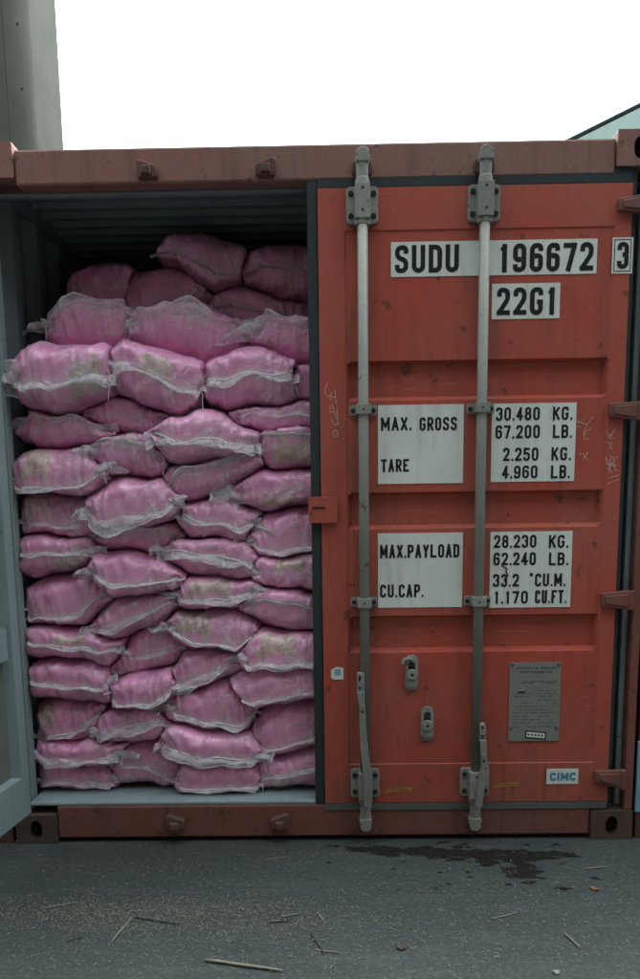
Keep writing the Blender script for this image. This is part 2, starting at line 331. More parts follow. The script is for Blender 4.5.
def ribbon(mb, pts, closed, th, X, Z, Y, cap=True):
    q = []
    for p in pts:
        if not q or (p-q[-1]).length > 1e-6: q.append(p)
    if closed and (q[0]-q[-1]).length < 1e-6: q.pop()
    n = len(q)
    if not closed:
        for i in range(1, n-1):
            if (q[i]-q[i-1]).normalized().dot((q[i+1]-q[i]).normalized()) < -.15:
                c0, c1 = (cap, cap) if isinstance(cap, bool) else cap
                ribbon(mb, q[:i+1], False, th, X, Z, Y, (c0, True)); ribbon(mb, q[i:], False, th, X, Z, Y-.00012, (True, c1)); return
        if cap:
            for e, o in [((0, 1), (-1, -2))[k] for k in (0, 1) if cap is True or cap[k]]:
                d = (q[e]-q[o]).normalized(); ax = max(abs(d.x), abs(d.y)) > .97
                q[e] = q[e]+d*th*(.5 if ax else .36)
    L = []; R = []
    for i in range(n):
        d0 = (q[i]-q[i-1]) if (i > 0 or closed) else None; d1 = (q[(i+1) % n]-q[i]) if (i < n-1 or closed) else None
        if d0 is None: d0 = d1
        if d1 is None: d1 = d0
        d0 = d0.normalized(); d1 = d1.normalized(); n0 = Vector((-d0.y, d0.x)); n1 = Vector((-d1.y, d1.x))
        m = n0+n1; m = m.normalized() if m.length > 1e-6 else n0
        k = min(1/max(m.dot(n0), .45), 1.7)*th/2
        L.append(q[i]+m*k); R.append(q[i]-m*k)
    vs = [(X+p.x, Y, Z+p.y) for p in R]+[(X+p.x, Y, Z+p.y) for p in L]
    m = n if closed else n-1
    mb.add(vs, [(i, (i+1) % n, n+(i+1) % n, n+i) for i in range(m)])
def text(mb, s, x0, x1, z0, z1, Y, th=.17, gap=.26):
    """write s so that it fills x0..x1, z0..z1 on the plane y=Y; th = stroke / height"""
    h = z1-z0; t_ = th*h
    units = sum(NARROW.get(c, 1) for c in s)+gap*(len(s)-1); u = (x1-x0)/units; x = x0
    for c in s:
        wd = NARROW.get(c, 1)*u
        if c == '.': mb.add([(x, Y, z0), (x+min(t_*1.1, wd), Y, z0), (x+min(t_*1.1, wd), Y, z0+t_*1.1), (x, Y, z0+t_*1.1)], [(0, 1, 2, 3)])
        elif c != ' ':
            g = G[c]; g = g if isinstance(g[0], list) else [g]
            tt = t_*.75 if c == '*' else t_
            for k, st in enumerate(g):
                cl = st[0] == 'c'; pts = st[1:] if cl else st
                sx = max(wd-t_, wd*.2); sy = h-t_
                caps = [False, False]
                if not cl:
                    for e, o, w_ in ((0, 1, 0), (-1, -2, 1)):
                        dx_, dy_ = abs(pts[e][0]-pts[o][0])*sx, abs(pts[e][1]-pts[o][1])*sy
                        caps[w_] = (min(abs(pts[e][0]), abs(pts[e][0]-1)) < .06) if dx_ > dy_*3 else (min(abs(pts[e][1]), abs(pts[e][1]-1)) < .03)
                ribbon(mb, [p+Vector((t_/2, t_/2)) for p in fillet(pts, cl, sx, sy, sx*.5)], cl, tt, x, z0, Y-.0003*k, tuple(caps))
        x += wd+gap*u
def pxr(x0, y0, x1, y1, Y=0.0):
    a = at(x0, y0, Y); b = at(x1, y1, Y); c = at(x0, y1, Y); d = at(x1, y0, Y)
    return (a.x+c.x)/2, (b.x+d.x)/2, (b.z+c.z)/2, (a.z+d.z)/2      # x0,x1,z0,z1

# ------------------------------------------------------------------ ground
mb = MB()
mb.add([(-400, -400, 0), (400, -400, 0), (400, 400, 0), (-400, 400, 0)], [(0, 1, 2, 3)])
g = mb.build('ground', M['ground']); tag(g, 'grey worn concrete yard littered with straw', 'ground', kind='structure')

# ------------------------------------------------------------------ containers
HW = 1.219; HT = 2.568; LEN = 6.058
xl, xr, zb, zt = .012, 1.118, .158, 2.420           # closed right door leaf
ch = [(at(480, 399).z, at(480, 359).z), (at(480, 528).z, at(480, 491).z), (at(480, 652).z, at(480, 615).z)]
cx0, cx1 = at(347, 500).x, at(604, 500).x
LY = .0055
def door_mesh(mirror=False):
    """door leaf: outer face toward -y with three recessed channels, inner face with the same channels standing out"""
    sl_, D = .016, .034
    xs = [xl, cx0-.002, cx0+.004, cx0+.02, cx1-.02, cx1-.004, cx1+.002, xr]
    zs = [zb, at(480, 763).z-.003, at(480, 763).z]
    for z0, z1 in reversed(ch): zs += [z0, z0+sl_, z1-sl_*.6, z1]
    zs += [at(480, 229).z, at(480, 229).z+.003, zt]
    def dout(i, j):
        inx = 2 <= i <= 5; p = .004 if (inx and 2 <= j <= len(zs)-3) else 0.0
        if 3 <= i <= 4 and 3 <= j < 15 and (j-3) % 4 in (1, 2): return D
        return p
    def din(i, j):
        if 2 <= i <= 5 and 2 <= j <= len(zs)-3: 
            if 3 <= i <= 4 and 3 <= j < 15 and (j-3) % 4 in (1, 2): return D+.012
            return .014
        return .052
    mb = MB()
    for k, fn in ((0, dout), (1, din)):
        mb.mat(k)
        P = [[((-x if mirror else x), fn(i, j), z) for i, x in enumerate(xs)] for j, z in enumerate(zs)]
        f0 = len(mb.f); mb.grid(P, flip=(k == 1) != mirror)
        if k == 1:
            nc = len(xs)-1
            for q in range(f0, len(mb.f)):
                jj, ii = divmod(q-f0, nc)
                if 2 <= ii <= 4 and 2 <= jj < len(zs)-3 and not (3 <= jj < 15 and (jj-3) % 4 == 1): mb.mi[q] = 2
    mb.mat(0)
    nx, nz = len(xs), len(zs); o = nx*nz
    ring = [j*nx for j in range(nz)]+[(nz-1)*nx+i for i in range(1, nx)]+[j*nx+nx-1 for j in range(nz-2, -1, -1)]+[i for i in range(nx-2, 0, -1)]
    for a, b in zip(ring, ring[1:]+ring[:1]):
        f = (a, b, b+o, a+o); mb.f.append(f if mirror else f[::-1]); mb.mi.append(1 if True else 0)
    return mb
ROD = [(at(363.5, 500).x), (at(478.5, 500).x)]
def rod_parts(parent, X, sgn=1, mat=None, cams=True):
    mat = mat or M['steel']; YR = -.034
    zt_, zb_ = at(363, 160).z, at(363, 815).z
    m = MB(); m.tube([(X, YR, .125), (X, YR, 2.47)], .0185, 16); m.build('lock_rod', M['rod'], parent, smooth=True)
    # top and bottom guide brackets
    for z0, z1, nm in ((at(363, 225).z, at(363, 188).z, 1), (at(363, 796).z, at(363, 768).z, 0)):
        m = MB(); hw = .056
        m.prism(rrect(X-hw, X+hw, z0, z1, .014), -.016, -.001)
        m.prism([(X-.026, z0+.004), (X+.026, z0+.004), (X+.026, z1-.004), (X-.026, z1-.004)], -.064, -.012)
        m.tube([(X, YR, z0-.012), (X, YR, z0+.004)], .027, 16)
        m.mat(1)
        for sx in (-1, 1):
            for zz in (z0+.024, z1-.024): m.disc(X+sx*.040, zz, -.0225, .0095, 10, .008)
        for zz in (z0+.03, z1-.02): m.disc(X, zz, -.066, .005, 8, .004)
        m.build('rod_bracket', [mat, M['dark']], parent, bevel=.004)
    for py in (411, 602):
        z = at(363, py).z; m = MB()
        m.prism(rrect(X-.050, X+.050, z-.017, z+.019, .006), -.010, -.001)
        m.prism(rrect(X-.026, X+.026, z-.017, z+.019, .004), -.060, -.008)
        m.mat(1)
        for sx in (-1, 1): m.disc(X+sx*.038, z, -.0155, .008, 10, .007)
        m.disc(X, z, -.0615, .004, 8, .003)
        m.build('rod_bracket', [mat, M['dark']], parent, bevel=.003)
    # cam heads: stepped shaft ending in a hooked claw
    for za, d in ((at(363, 187).z, 1), (at(363, 797).z, -1)):
        L = (at(363, 153).z-za) if d > 0 else (za-at(363, 827).z)
        m = MB()
        m.tube([(X, YR, za-d*.01), (X, YR, za+d*L*.12), (X, YR, za+d*L*.16), (X, YR, za+d*L*.62)], [.026, .024, .021, .021], 14)
        h0, h1 = za+d*L*.58, za+d*L
        s_ = sgn
        pts = [(X-.022, h0), (X+.022, h0), (X+.024, h0+d*L*.13), (X+.016*1, h0+d*L*.17), (X+.022, h0+d*L*.24), (X+.02, h1-d*.012), (X+.004, h1), (X-.016, h1-d*.004), (X-.024, h1-d*.02), (X-.02, h0+d*L*.22), (X-.026, h0+d*L*.15)]
        if s_ < 0: pts = [(2*X-a, b) for a, b in pts][::-1]
        if d < 0: pts = pts[::-1]
        m.prism(pts, -.058, -.014)
        m.build('cam_lock', mat, parent, bevel=.005)
        # keeper on the frame behind the claw
    return

def gable(m, pts, y0, y1): m.prism(pts, y0, y1)

def casting(parent, x0, x1, y0, y1, z0, z1, detail=True):
    """hollow block with a hole in the end, the side and the top or bottom face"""
    m = MB(); cx, cz = (x0+x1)/2, (z0+z1)/2; front = y0 < LEN/2
    yf, yb = (y0, y1)
    n = 20; hw, hh = .024, .037
    hole = [(cx+hw*math.cos(2*PI*k/n), cz+hh*math.copysign(abs(math.sin(2*PI*k/n))**.75, math.sin(2*PI*k/n))) for k in range(n)]
    sq = []
    for k in range(n):
        c, s = math.cos(2*PI*k/n), math.sin(2*PI*k/n); q = min((x1-x0)/2/max(abs(c), 1e-6), (z1-z0)/2/max(abs(s), 1e-6)); sq.append([cx+c*q, cz+s*q])
    for qx, qz in ((x0, z0), (x1, z0), (x1, z1), (x0, z1)):
        k = min(range(n), key=lambda i: (sq[i][0]-qx)**2+(sq[i][1]-qz)**2); sq[k] = [qx, qz]
    Y = yf if front else yb; inn = .05 if front else -.05; Yo = yb if front else yf
    vs = [(a, Y, b) for a, b in sq]+[(a, Y, b) for a, b in hole]+[(a, Y+inn, b) for a, b in hole]+[(a, Yo, b) for a, b in sq]
    m.add(vs, [(k, (k+1) % n, n+(k+1) % n, n+k) for k in range(n)])
    m.add(vs, [(3*n+k, 3*n+(k+1) % n, (k+1) % n, k) for k in range(n)]+[tuple(range(3*n, 4*n))])
    m.mat(1); m.add(vs, [(n+k, n+(k+1) % n, 2*n+(k+1) % n, 2*n+k) for k in range(n)]+[tuple(range(2*n, 3*n))])
    return m.build('corner_casting', [M['header'] if z0 > 1 and detail else M['casting'], M['dark']], parent, fix=True, bevel=.005)

def corrugated(length, pitch=.278, depth=.036):
    """profile (s, d) along length"""
    p = [(0, 0)]; s = .07
    while s+pitch < length-.05:
        p += [(s, 0), (s+.068, depth), (s+.068+.07, depth), (s+.068+.07+.068, 0)]; s += pitch
    p += [(length, 0)]; return p

def rib_profile(length):
    p = [(0, 0)]; q = .03
    while q+.105 < length-.02:
        p += [(q, 0), (q+.022, .022), (q+.055, .022), (q+.077, 0)]; q += .105
    return p+[(length, 0)]

def container(loc, paint_m, frame_m, open_left, detail):
    root = empty('shipping_container', loc); P = root
    # castings (top ones stand a little proud of the rails)
    for sx in (-1, 1):
        for y0 in (0, LEN-.178):
            for z0 in (0, 2.473):
                x0 = -HW if sx < 0 else HW-.162
                casting(P, x0, x0+.162, y0-(.006 if y0 == 0 else 0), y0+.178, z0, z0+.118, detail)
    # posts
    for sx in (-1, 1):
        a, b = sorted((sx*HW, sx*(HW-.034)))
        m = MB(); m.box(a, b, .002, .06, .118, 2.473); m.mat(1)
        a2, b2 = sorted((sx*HW, sx*(HW-.05))); m.box(a2, b2, .062, .12, .118, 2.473)
        m.build('corner_post', [frame_m, M['grey'] if detail else frame_m], P, bevel=.006)
        m = MB(); a, b = sorted((sx*HW, sx*(HW-.12))); m.box(a, b, LEN-.12, LEN, .118, 2.473); m.build('corner_post', frame_m, P, bevel=.006)
    # header and sill of the door end
    m = MB(); m.box(-1.055, 1.055, .004, .11, 2.449, HT); hd = m.build('header_rail', M['header'] if detail else frame_m, P, bevel=.008)
    m = MB(); m.box(-1.165, 1.165, .07, .10, 2.437, 2.4485); m.build('header_lip', M['inside'], P, bevel=.003)
    m = MB(); m.box(-1.055, 1.055, .006, .10, .018, .150); sill = m.build('door_sill', frame_m, P, bevel=.007)
    m = MB(); m.box(-1.165, .005 if open_left else -1.0, .012, .19, .1505, .1645); m.build('sill_plate', M['grey'] if detail else frame_m, P, bevel=.004)
    # keepers welded on header and sill
    kx = [at(148, 172).x, at(266, 170).x] + ROD
    for i, X in enumerate(kx):
        for par, z0, z1 in ((hd, 2.456, 2.504), (sill, .060, .108)):
            m = MB()
            w_ = .036
            pts = rrect(X-w_, X+w_, z0, z1, .014)
            if i < 2: pts = [(a+.004*noise.noise(Vector((a*40, b*40, i))), b+(.012 if (a < X) == (i % 2 == 0) else -.004)*(b > (z0+z1)/2)) for a, b in pts]
            m.prism(pts, -.028 if i < 2 else -.012, .006)
            m.prism(rrect(X-.016, X+.016, z0+.006, z1-.014, .004), -.048 if i < 2 else -.02, -.026 if i < 2 else -.01)
            m.build('cam_keeper', M['lug'] if detail else M['casting'], par, bevel=.005)
    # rails
    for sx in (-1, 1):
        a, b = sorted((sx*HW, sx*(HW-.06)))
        m = MB(); mid_ = sx*(HW-.0065)
        if sx < 0: m.box(a+.001, mid_, .178, LEN-.178, 2.50, 2.575); m.mat(1); m.box(mid_+.001, b, .178, LEN-.178, 2.502, 2.572)
        else: m.box(mid_, b-.001, .178, LEN-.178, 2.50, 2.575); m.mat(1); m.box(a, mid_-.001, .178, LEN-.178, 2.502, 2.572)
        m.build('top_side_rail', [frame_m, M['inside'] if detail else frame_m], P, bevel=.004)
        m = MB(); m.box(a+.001, b-.001, .178, LEN-.178, .02, .16); m.build('bottom_side_rail', frame_m, P, bevel=.004)
        # corrugated side wall: outer paint, inner grey
        prof = corrugated(LEN-.24); m = MB()
        for k, off in ((0, 0.0), (1, -.003)):
            m.mat(k)
            G_ = [[(sx*(HW-.008-d+off), .12+s, z) for s, d in prof] for z in (.16, 2.5)]
            m.grid(G_, flip=(k == 0) != (sx > 0))
        m.build('side_wall', [paint_m, M['inside'] if detail else paint_m], P)
    prof = rib_profile(LEN-.125); m = MB()
    for k, off in ((0, 0), (1, -.003)):
        m.mat(k); G_ = [[(x, .11+s, 2.562-d+off) for s, d in prof] for x in (-HW+.056, HW-.056)]; m.grid(G_, flip=k == 0)
    m.build('roof', [paint_m, M['inside'] if detail else paint_m], P, fix=False)
    m = MB(); m.box(-1.158, 1.158, .19, LEN-.13, .132, .162); m.build('floor', M['ply'], P)
    prof = corrugated(2*HW-.24, .278, .04); m = MB(); G_ = [[(-HW+.12+s, LEN-.01-d, z) for s, d in prof] for z in (.12, 2.58)]; m.grid(G_); m.build('end_wall', paint_m, P)
    # ---- right leaf
    red = paint_m; inner = M['grey'] if detail else paint_m
    dr = door_mesh().build('door', [red, inner, M['recess'] if detail else inner], P)
    gx0, gx1 = at(311, 500).x, at(625.5, 500).x
    m = MB(); yg0, yg1 = .008, .046
    m.box(gx0, xl-.0015, yg0, yg1, zb-.032, zt+.052); m.box(xr+.0015, gx1-.002, yg0+.004, yg1, zb-.032, zt+.052)
    m.box(xl-.0015, xr+.0015, yg0-.003, yg1-.004, zt+.0015, zt+.052)
    m.build('gasket', M['rubber'], dr, bevel=.004)
    m = MB(); m.box(xl-.0015, xr+.0015, yg0-.007, yg1-.006, zb-.034, zb-.0015); m.build('gasket', M['dusty_rubber'], dr, bevel=.004)
    for X, sg in zip(ROD, (-1, 1)): rod_parts(dr, X, sg)
    # hinges: tapered straps bent over the gasket, with a knuckle on the post
    for (yl0, yl1, yr0, yr1, xa) in ((200, 212, 195, 215, 617), (404, 417, 402, 421, 607.5), (593, 606, 590, 609.5, 599.5), (770, 780.5, 769, 788, 593.5)):
        p = [at(xa, yl1), at(628, yr1), at(628, yr0), at(xa, yl0)]
        xe = at(627.5, 500).x+.02
        m = MB(); m.prism([(p[0].x, p[0].z), (xe, p[1].z), (xe, p[2].z), (p[3].x, p[3].z)], -.022, -.0015)
        q = .55
        m.prism([(p[0].x+.012, p[0].z*.8+p[3].z*.2), (xe-.01, p[1].z*.85+p[2].z*.15), (xe-.01, p[2].z*.85+p[1].z*.15), (p[3].x+.012, p[3].z*.8+p[0].z*.2)], -.027, -.020)
        m.tube([(xe+.004, -.012, p[1].z), (xe+.004, -.012, p[2].z)], .014, 12)
        m.build('hinge', frame_m, dr, bevel=.004)
    # ---- left leaf
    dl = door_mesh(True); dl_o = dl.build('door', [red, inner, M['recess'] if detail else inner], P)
    if open_left: dl_o['label'] = 'open door leaf swung out, pale grey inner face'
    m = MB(); m.box(-xr-.075, -xr-.0015, .010, .046, zb-.03, zt+.05); m.box(-xl+.0015, -xl+.04, .010, .046, zb-.03, zt+.05)
    if open_left: m = MB(); m.box(-xl+.0015, -xl+.04, .010, .046, zb-.03, zt+.05)
    if not open_left: m.v = [(x+.04 if x > -.2 else x, y, z) for x, y, z in m.v]
    if open_left: m.build('gasket', M['rubber'], dl_o, bevel=.004)
    for X in ROD:
        mm = MB(); mm.tube([(-X, -.034, .125), (-X, -.034, 2.47)], .0185, 12); mm.build('lock_rod', M['steel'], dl_o, smooth=True)
        for py in (206, 411, 602, 782):
            z = at(363, py).z; mm = MB(); mm.prism(rrect(-X-.05, -X+.05, z-.025, z+.025, .006), -.060, -.0015); mm.build('rod_bracket', M['steel'], dl_o, bevel=.003)
    if open_left:
        piv = Vector((-1.171, -.012, 0)); ang = math.radians(-DOOR_ANG)
        dl_o.matrix_local = Matrix.Translation(piv) @ Matrix.Rotation(ang, 4, 'Z') @ Matrix.Translation((1.175, 0, 0))
        for k in range(4):           # hinge lugs on the left post
            z = (.28, .98, 1.68, 2.3)[k]
            m = MB(); m.box(-1.216, -1.172, -.022, .002, z-.035, z+.035); m.build('hinge_lug', frame_m, P, bevel=.004)
    return root, dr, dl_o
DOOR_ANG = 96.0
box, door, ldoor = container((0, 0, 0), M['red'], M['redframe'], True, True)
tag(box, 'red shipping container with one door open, stacked full of pink bags', 'shipping container')
nb, nd, _ = container((2.4545, .01, 0), M['maroon'], M['maroon'], False, False)
tag(nb, 'dark maroon container close beside the red one, only its edge showing', 'shipping container')
m = MB(); r = pxr(637, 742, 646, 812, 0.0); m.box(r[0]-2.4545, r[1]-2.4545, -.010, .0008, r[2], r[3])
m.build('sticker', M['blue'], nb)
nl, _, _ = container((-2.4545, .01, 0), M['brown'], M['brown'], False, False)
tag(nl, 'brown rusty container mostly hidden behind the open grey door', 'shipping container')

# ---- writing on the red door
def sticker(name, px, rows, Y=.004, th=.175, inkm='ink', border=False, lab=None, par=None, platem='label'):
    x0, x1, z0, z1 = pxr(*px)
    m = MB(); m.box(x0, x1, Y-.0022, Y-.0002, z0, z1); m.mat(1)
    for s, a, b, c, d, *g_ in rows:
        q = pxr(a, b, c, d); text(m, s, *q, Y-.0030, th, *(g_ or [.26]))
    if border:
        e = .006
        for u in ((x0+e, x1-e, z0+e, z0+e+.003), (x0+e, x1-e, z1-e-.003, z1-e), (x0+e, x0+e+.003, z0+e, z1-e), (x1-e-.003, x1-e, z0+e, z1-e)):
            m.add([(u[0], Y-.0027, u[2]), (u[1], Y-.0027, u[2]), (u[1], Y-.0027, u[3]), (u[0], Y-.0027, u[3])], [(0, 1, 2, 3)])
    o = m.build(name, [M[platem], M[inkm]], par or door)
    if lab: o['label'] = lab
    return o
YP = .004
sticker('sticker', (391, 240, 597, 275), [('SUDU', 395, 244.5, 459, 272.5), ('196672', 499, 242.5, 593.5, 271.5)], lab='white number sticker reading SUDU 196672')
sticker('sticker', (612, 237.5, 632.5, 273.5), [('3', 617, 242, 628.5, 269)], border=True, Y=0.0, lab='white sticker reading 3')
sticker('sticker', (492, 283, 560, 318.5), [('22G1', 497, 287, 557, 315)], lab='white sticker reading 22G1')
sticker('sticker', (378, 404.5, 463.5, 483.5), [('MAX.', 381, 417, 411.5, 430.5), ('GROSS', 419.5, 417, 457, 430.5), ('TARE', 381, 459, 409, 472)], lab='white sticker reading MAX. GROSS, TARE')
sticker('sticker', (491.5, 403, 575.5, 481.5), [('30.480', 496, 407, 540, 420.5), ('KG.', 553, 406.5, 572.5, 420), ('67.200', 495.5, 425, 540, 438.5), ('LB.', 553, 424.5, 572, 438),
        ('2.250', 503, 447.5, 538.5, 461), ('KG.', 551.5, 447, 571, 460.5), ('4.960', 502, 465.5, 537.5, 478.5), ('LB.', 551, 465, 570, 478.5)], lab='white sticker of gross and tare weights')
sticker('sticker', (378, 533, 462.5, 607.5), [('MAX.PAYLOAD', 380, 544.5, 459.5, 558, .24), ('CU.CAP.', 380, 584.5, 423.5, 597.5)], lab='white sticker reading MAX.PAYLOAD, CU.CAP.')
o = sticker('sticker', (490, 531.5, 571.5, 607.5), [('28.230', 494, 535, 536.5, 548), ('KG.', 549, 535, 568.5, 548), ('62.240', 493.5, 552.5, 536, 565.5), ('LB.', 549, 552.5, 568.5, 565.5),
        ('33.2', 493, 574, 519, 587), ('*', 527.5, 571.5, 535, 584), ('CU.M.', 535, 573.5, 565.5, 586.5), ('1.170', 494, 591, 528, 604), ('CU.FT.', 535, 590, 566.5, 603.5)], lab='white sticker of payload and capacity figures')
sticker('sticker', (546.5, 769, 578, 784), [('CIMC', 549.5, 772.5, 575.5, 780.5, .16)], inkm='logo', th=.26, Y=0.0, lab='white maker sticker reading CIMC')
# data plate
x0, x1, z0, z1 = pxr(509, 662.5, 560, 741); pl = MB()
pl.prism(rrect(x0, x1, z0, z1, .004), -.001, .0038); pl.mat(1)
W_ = x1-x0; H_ = z1-z0
def prow(s, u0, u1, v0, v1, th=.2): text(pl, s, x0+W_*u0, x0+W_*u1, z1-H_*v1, z1-H_*v0, -.0018, th)
prow('APPROVED FOR TRANSPORT', .12, .92, .055, .085); prow('UNDER CUSTOMS SEAL', .2, .84, .105, .135); prow('%%%%%% %%%%', .28, .72, .165, .185)
for k, vv in enumerate((.245, .265, .36, .40, .43, .48, .52, .56, .60, .64, .69, .73, .77, .82)):
    random.seed(k); u = .1
    while u < .9:
        d = random.uniform(.05, .16)
        if random.random() < .72: pl.add([(x0+W_*u, -.0016, z1-H_*vv), (x0+W_*min(u+d, .92), -.0016, z1-H_*vv), (x0+W_*min(u+d, .92), -.0016, z1-H_*(vv-.009)), (x0+W_*u, -.0016, z1-H_*(vv-.009))], [(0, 1, 2, 3)])
        u += d+.03
for u, vv in ((.045, .84), (.94, .84), (.05, .03), (.95, .03)): pl.disc(x0+W_*u, z1-H_*vv, -.003, .0075, 10, .003)
pl.mat(2); pl.add([(x0+W_*.17, -.0019, z1-H_*.385), (x0+W_*.31, -.0019, z1-H_*.385), (x0+W_*.31, -.0019, z1-H_*.365), (x0+W_*.17, -.0019, z1-H_*.365)], [(0, 1, 2, 3)])
po = pl.build('data_plate', [M['plate'], M['plateink'], M['dark']], door)
def tilted(name, cx, cz, w_, h_, a, Y, mats, inner=None, lab=None):
    m = MB(); c, s = math.cos(a), math.sin(a)
    def q(u, v, y): return (cx+u*c-v*s, y, cz+u*s+v*c)
    def bx(w2, h2, y0, y1): m.add([q(-w2, -h2, y0), q(w2, -h2, y0), q(w2, h2, y0), q(-w2, h2, y0), q(-w2, -h2, y1), q(w2, -h2, y1), q(w2, h2, y1), q(-w2, h2, y1)],
        [(0, 1, 2, 3), (7, 6, 5, 4), (0, 4, 5, 1), (1, 5, 6, 2), (2, 6, 7, 3), (3, 7, 4, 0)])
    bx(w_/2, h_/2, Y-.0015, Y)
    if inner:
        m.mat(1); bx(w_/2-inner, h_/2-inner, Y-.0025, Y-.0016)
        m.mat(0)
        for k in range(5): u = -w_/2+inner*1.6+k*(w_-2.6*inner)/5; m.add([q(u, -h_*.12, Y-.003), q(u+w_*.09, -h_*.12, Y-.003), q(u+w_*.09, h_*.12, Y-.003), q(u, h_*.12, Y-.003)], [(0, 1, 2, 3)])
    o = m.build(name, mats, door)
    if lab: o['label'] = lab
p = at(535.5, 735); tilted('sticker', p.x, p.z, .080, .030, math.radians(-6), -.0012, [M['dark'], M['label']], .005, 'small black bordered sticker on the data plate')
for a, b in ((398, 790.5), (505, 785.5)):
    p = at(a, b); m = MB()
    m.add([(p.x-.055, .0026, p.z-.016), (p.x-.03, .0026, p.z-.008), (p.x+.054, .0026, p.z-.004), (p.x+.054, .0026, p.z+.014), (p.x-.025, .0026, p.z+.008), (p.x-.045, .0026, p.z)], [(0, 1, 2, 3, 4, 5)])
    m.mat(1)
    for k in range(7): m.add([(p.x-.02+k*.010, .0022, p.z), (p.x-.015+k*.010, .0022, p.z), (p.x-.015+k*.010, .0022, p.z+.005), (p.x-.02+k*.010, .0022, p.z+.005)], [(0, 1, 2, 3)])
    m.v = [(x, y-.004, z) for x, y, z in m.v]; m.build('sticker', [M['yellow'], M['casting']], door)['label'] = 'scuffed yellow sticker'
r = pxr(331, 667, 343.5, 679.5); m = MB(); m.prism([(r[0], r[2]+.008), (r[0]+.008, r[2]), (r[1], r[2]), (r[1], r[3]-.004), (r[0]+.02, r[3]), (r[0], r[3]-.012)], -.0025, -.0005); m.mat(1)
for k in range(3): m.add([(r[0]+.014, -.003, r[2]+.018+k*.008), (r[1]-.010, -.003, r[2]+.018+k*.008), (r[1]-.012, -.003, r[2]+.023+k*.008), (r[0]+.014, -.003, r[2]+.023+k*.008)], [(0, 1, 2, 3)])
m.build('sticker', [M['label'], M['logo']], door)['label'] = 'torn little white sticker on the door edge'
# chalk scribbles
def chalk(strokes, Y, wd=.004, lab=None):
    m = MB()
    for k, st in enumerate(strokes):
        pts = [at(a, b, Y) for a, b in st]; pts = [Vector((p.x, p.z)) for p in pts]
        ribbon(m, pts, False, wd, 0, 0, Y-.0008-.0001*k)
    o = m.build('chalk_mark', M['chalk'], door)
    if lab: o['label'] = lab
chalk([[(328, 383), (325, 388), (325, 394), (328, 397), (331, 395)], [(331, 392), (331, 401)], [(335, 391), (336, 403)], [(331, 397), (336, 397)], [(330, 405), (330, 412), (336, 412)], [(332, 404), (336, 418)],
       [(337, 408), (338, 424)], [(331, 418), (334, 425), (338, 424)], [(334, 436), (338, 433), (336, 430), (333, 432), (334, 437), (338, 436)]], 0.0, .0028, 'chalk scribble on the door edge')
chalk([[(577, 421), (585, 424)], [(593, 417), (587, 424), (583, 435)], [(577, 427), (581, 426)], [(591, 429), (587, 430), (584, 435), (584, 439), (589, 439)], [(581, 453), (579, 455)], [(588, 452), (582, 460)], [(583, 453), (588, 461)]], .004, .003, 'chalk scribble beside the weight sticker')
chalk([[(606, 431), (610, 436)], [(615, 429), (611, 436)], [(614, 432), (609, 436), (609, 438), (613, 438)], [(608, 442), (612, 449)], [(612, 442), (609, 449)], [(605, 457), (612, 473)], [(607, 470), (618, 456)], [(607, 458), (617, 471)], [(606, 464), (616, 465)], [(611, 456), (609, 473)], [(613, 457), (615, 470)],
       [(609, 478), (619, 475)], [(607, 484), (619, 479)]], 0.0, .0028, 'chalk scribble near the hinge')
# scratch on the payload sticker
chalk_ = MB(); ribbon(chalk_, [Vector((at(a, b).x, at(a, b).z)) for a, b in ((502, 566), (505, 567.5), (507, 569), (506, 571.5), (508, 576), (505, 578))], False, .006, 0, 0, .0002); chalk_.build('rust_scratch', M['casting'], door)
# lock tab across the gasket
r = pxr(308.5, 497, 337.5, 523); m = MB(); m.prism(rrect(r[0], r[1], r[2], r[3], .010), -.020, -.0012)
m.mat(1); m.prism(rrect(r[0]+.014, r[0]+.062, r[2]+.052, r[2]+.060, .002), -.0215, -.019); m.build('lock_tab', [M['red'], M['dark']], door, bevel=.004)
# handle catches
for cx_, y0, y1, hook in ((411.5, 655, 690, 1), (427, 706.5, 740, 0)):
    r = pxr(cx_-6.5, y0, cx_+6.5, y1); X = (r[0]+r[1])/2; m = MB()
    m.prism(rrect(r[0], r[1], r[2], r[3], (r[1]-r[0])*.48, 8), -.010, .0038)
    zc = r[3]-(r[3]-r[2])*(.28 if hook else .24)
    zm = r[2]+(r[3]-r[2])*.5
    m.disc(X, zm-.004, -.026, .020, 14, .018)
    m.prism(rrect(X-.016, X+.016, r[2]+.014, zm-.02, .008), -.017, -.009)
    if hook: m.tube([(X+.002, -.016, zc+.022), (X-.014, -.018, zc+.028), (X-.032, -.020, zc+.022), (X-.036, -.020, zc+.006)], .008, 8)
    m.mat(1); m.disc(X, zc, -.0125, .0135, 12, .004); m.disc(X, zm-.004, -.028, .006, 8, .003)
    m.prism(rrect(X-.013, X+.013, zm+.002+.012, zm+.024, .003), -.0125, -.009)
    m.build('handle_catch', [M['steel'], M['dark']], door, bevel=.002)
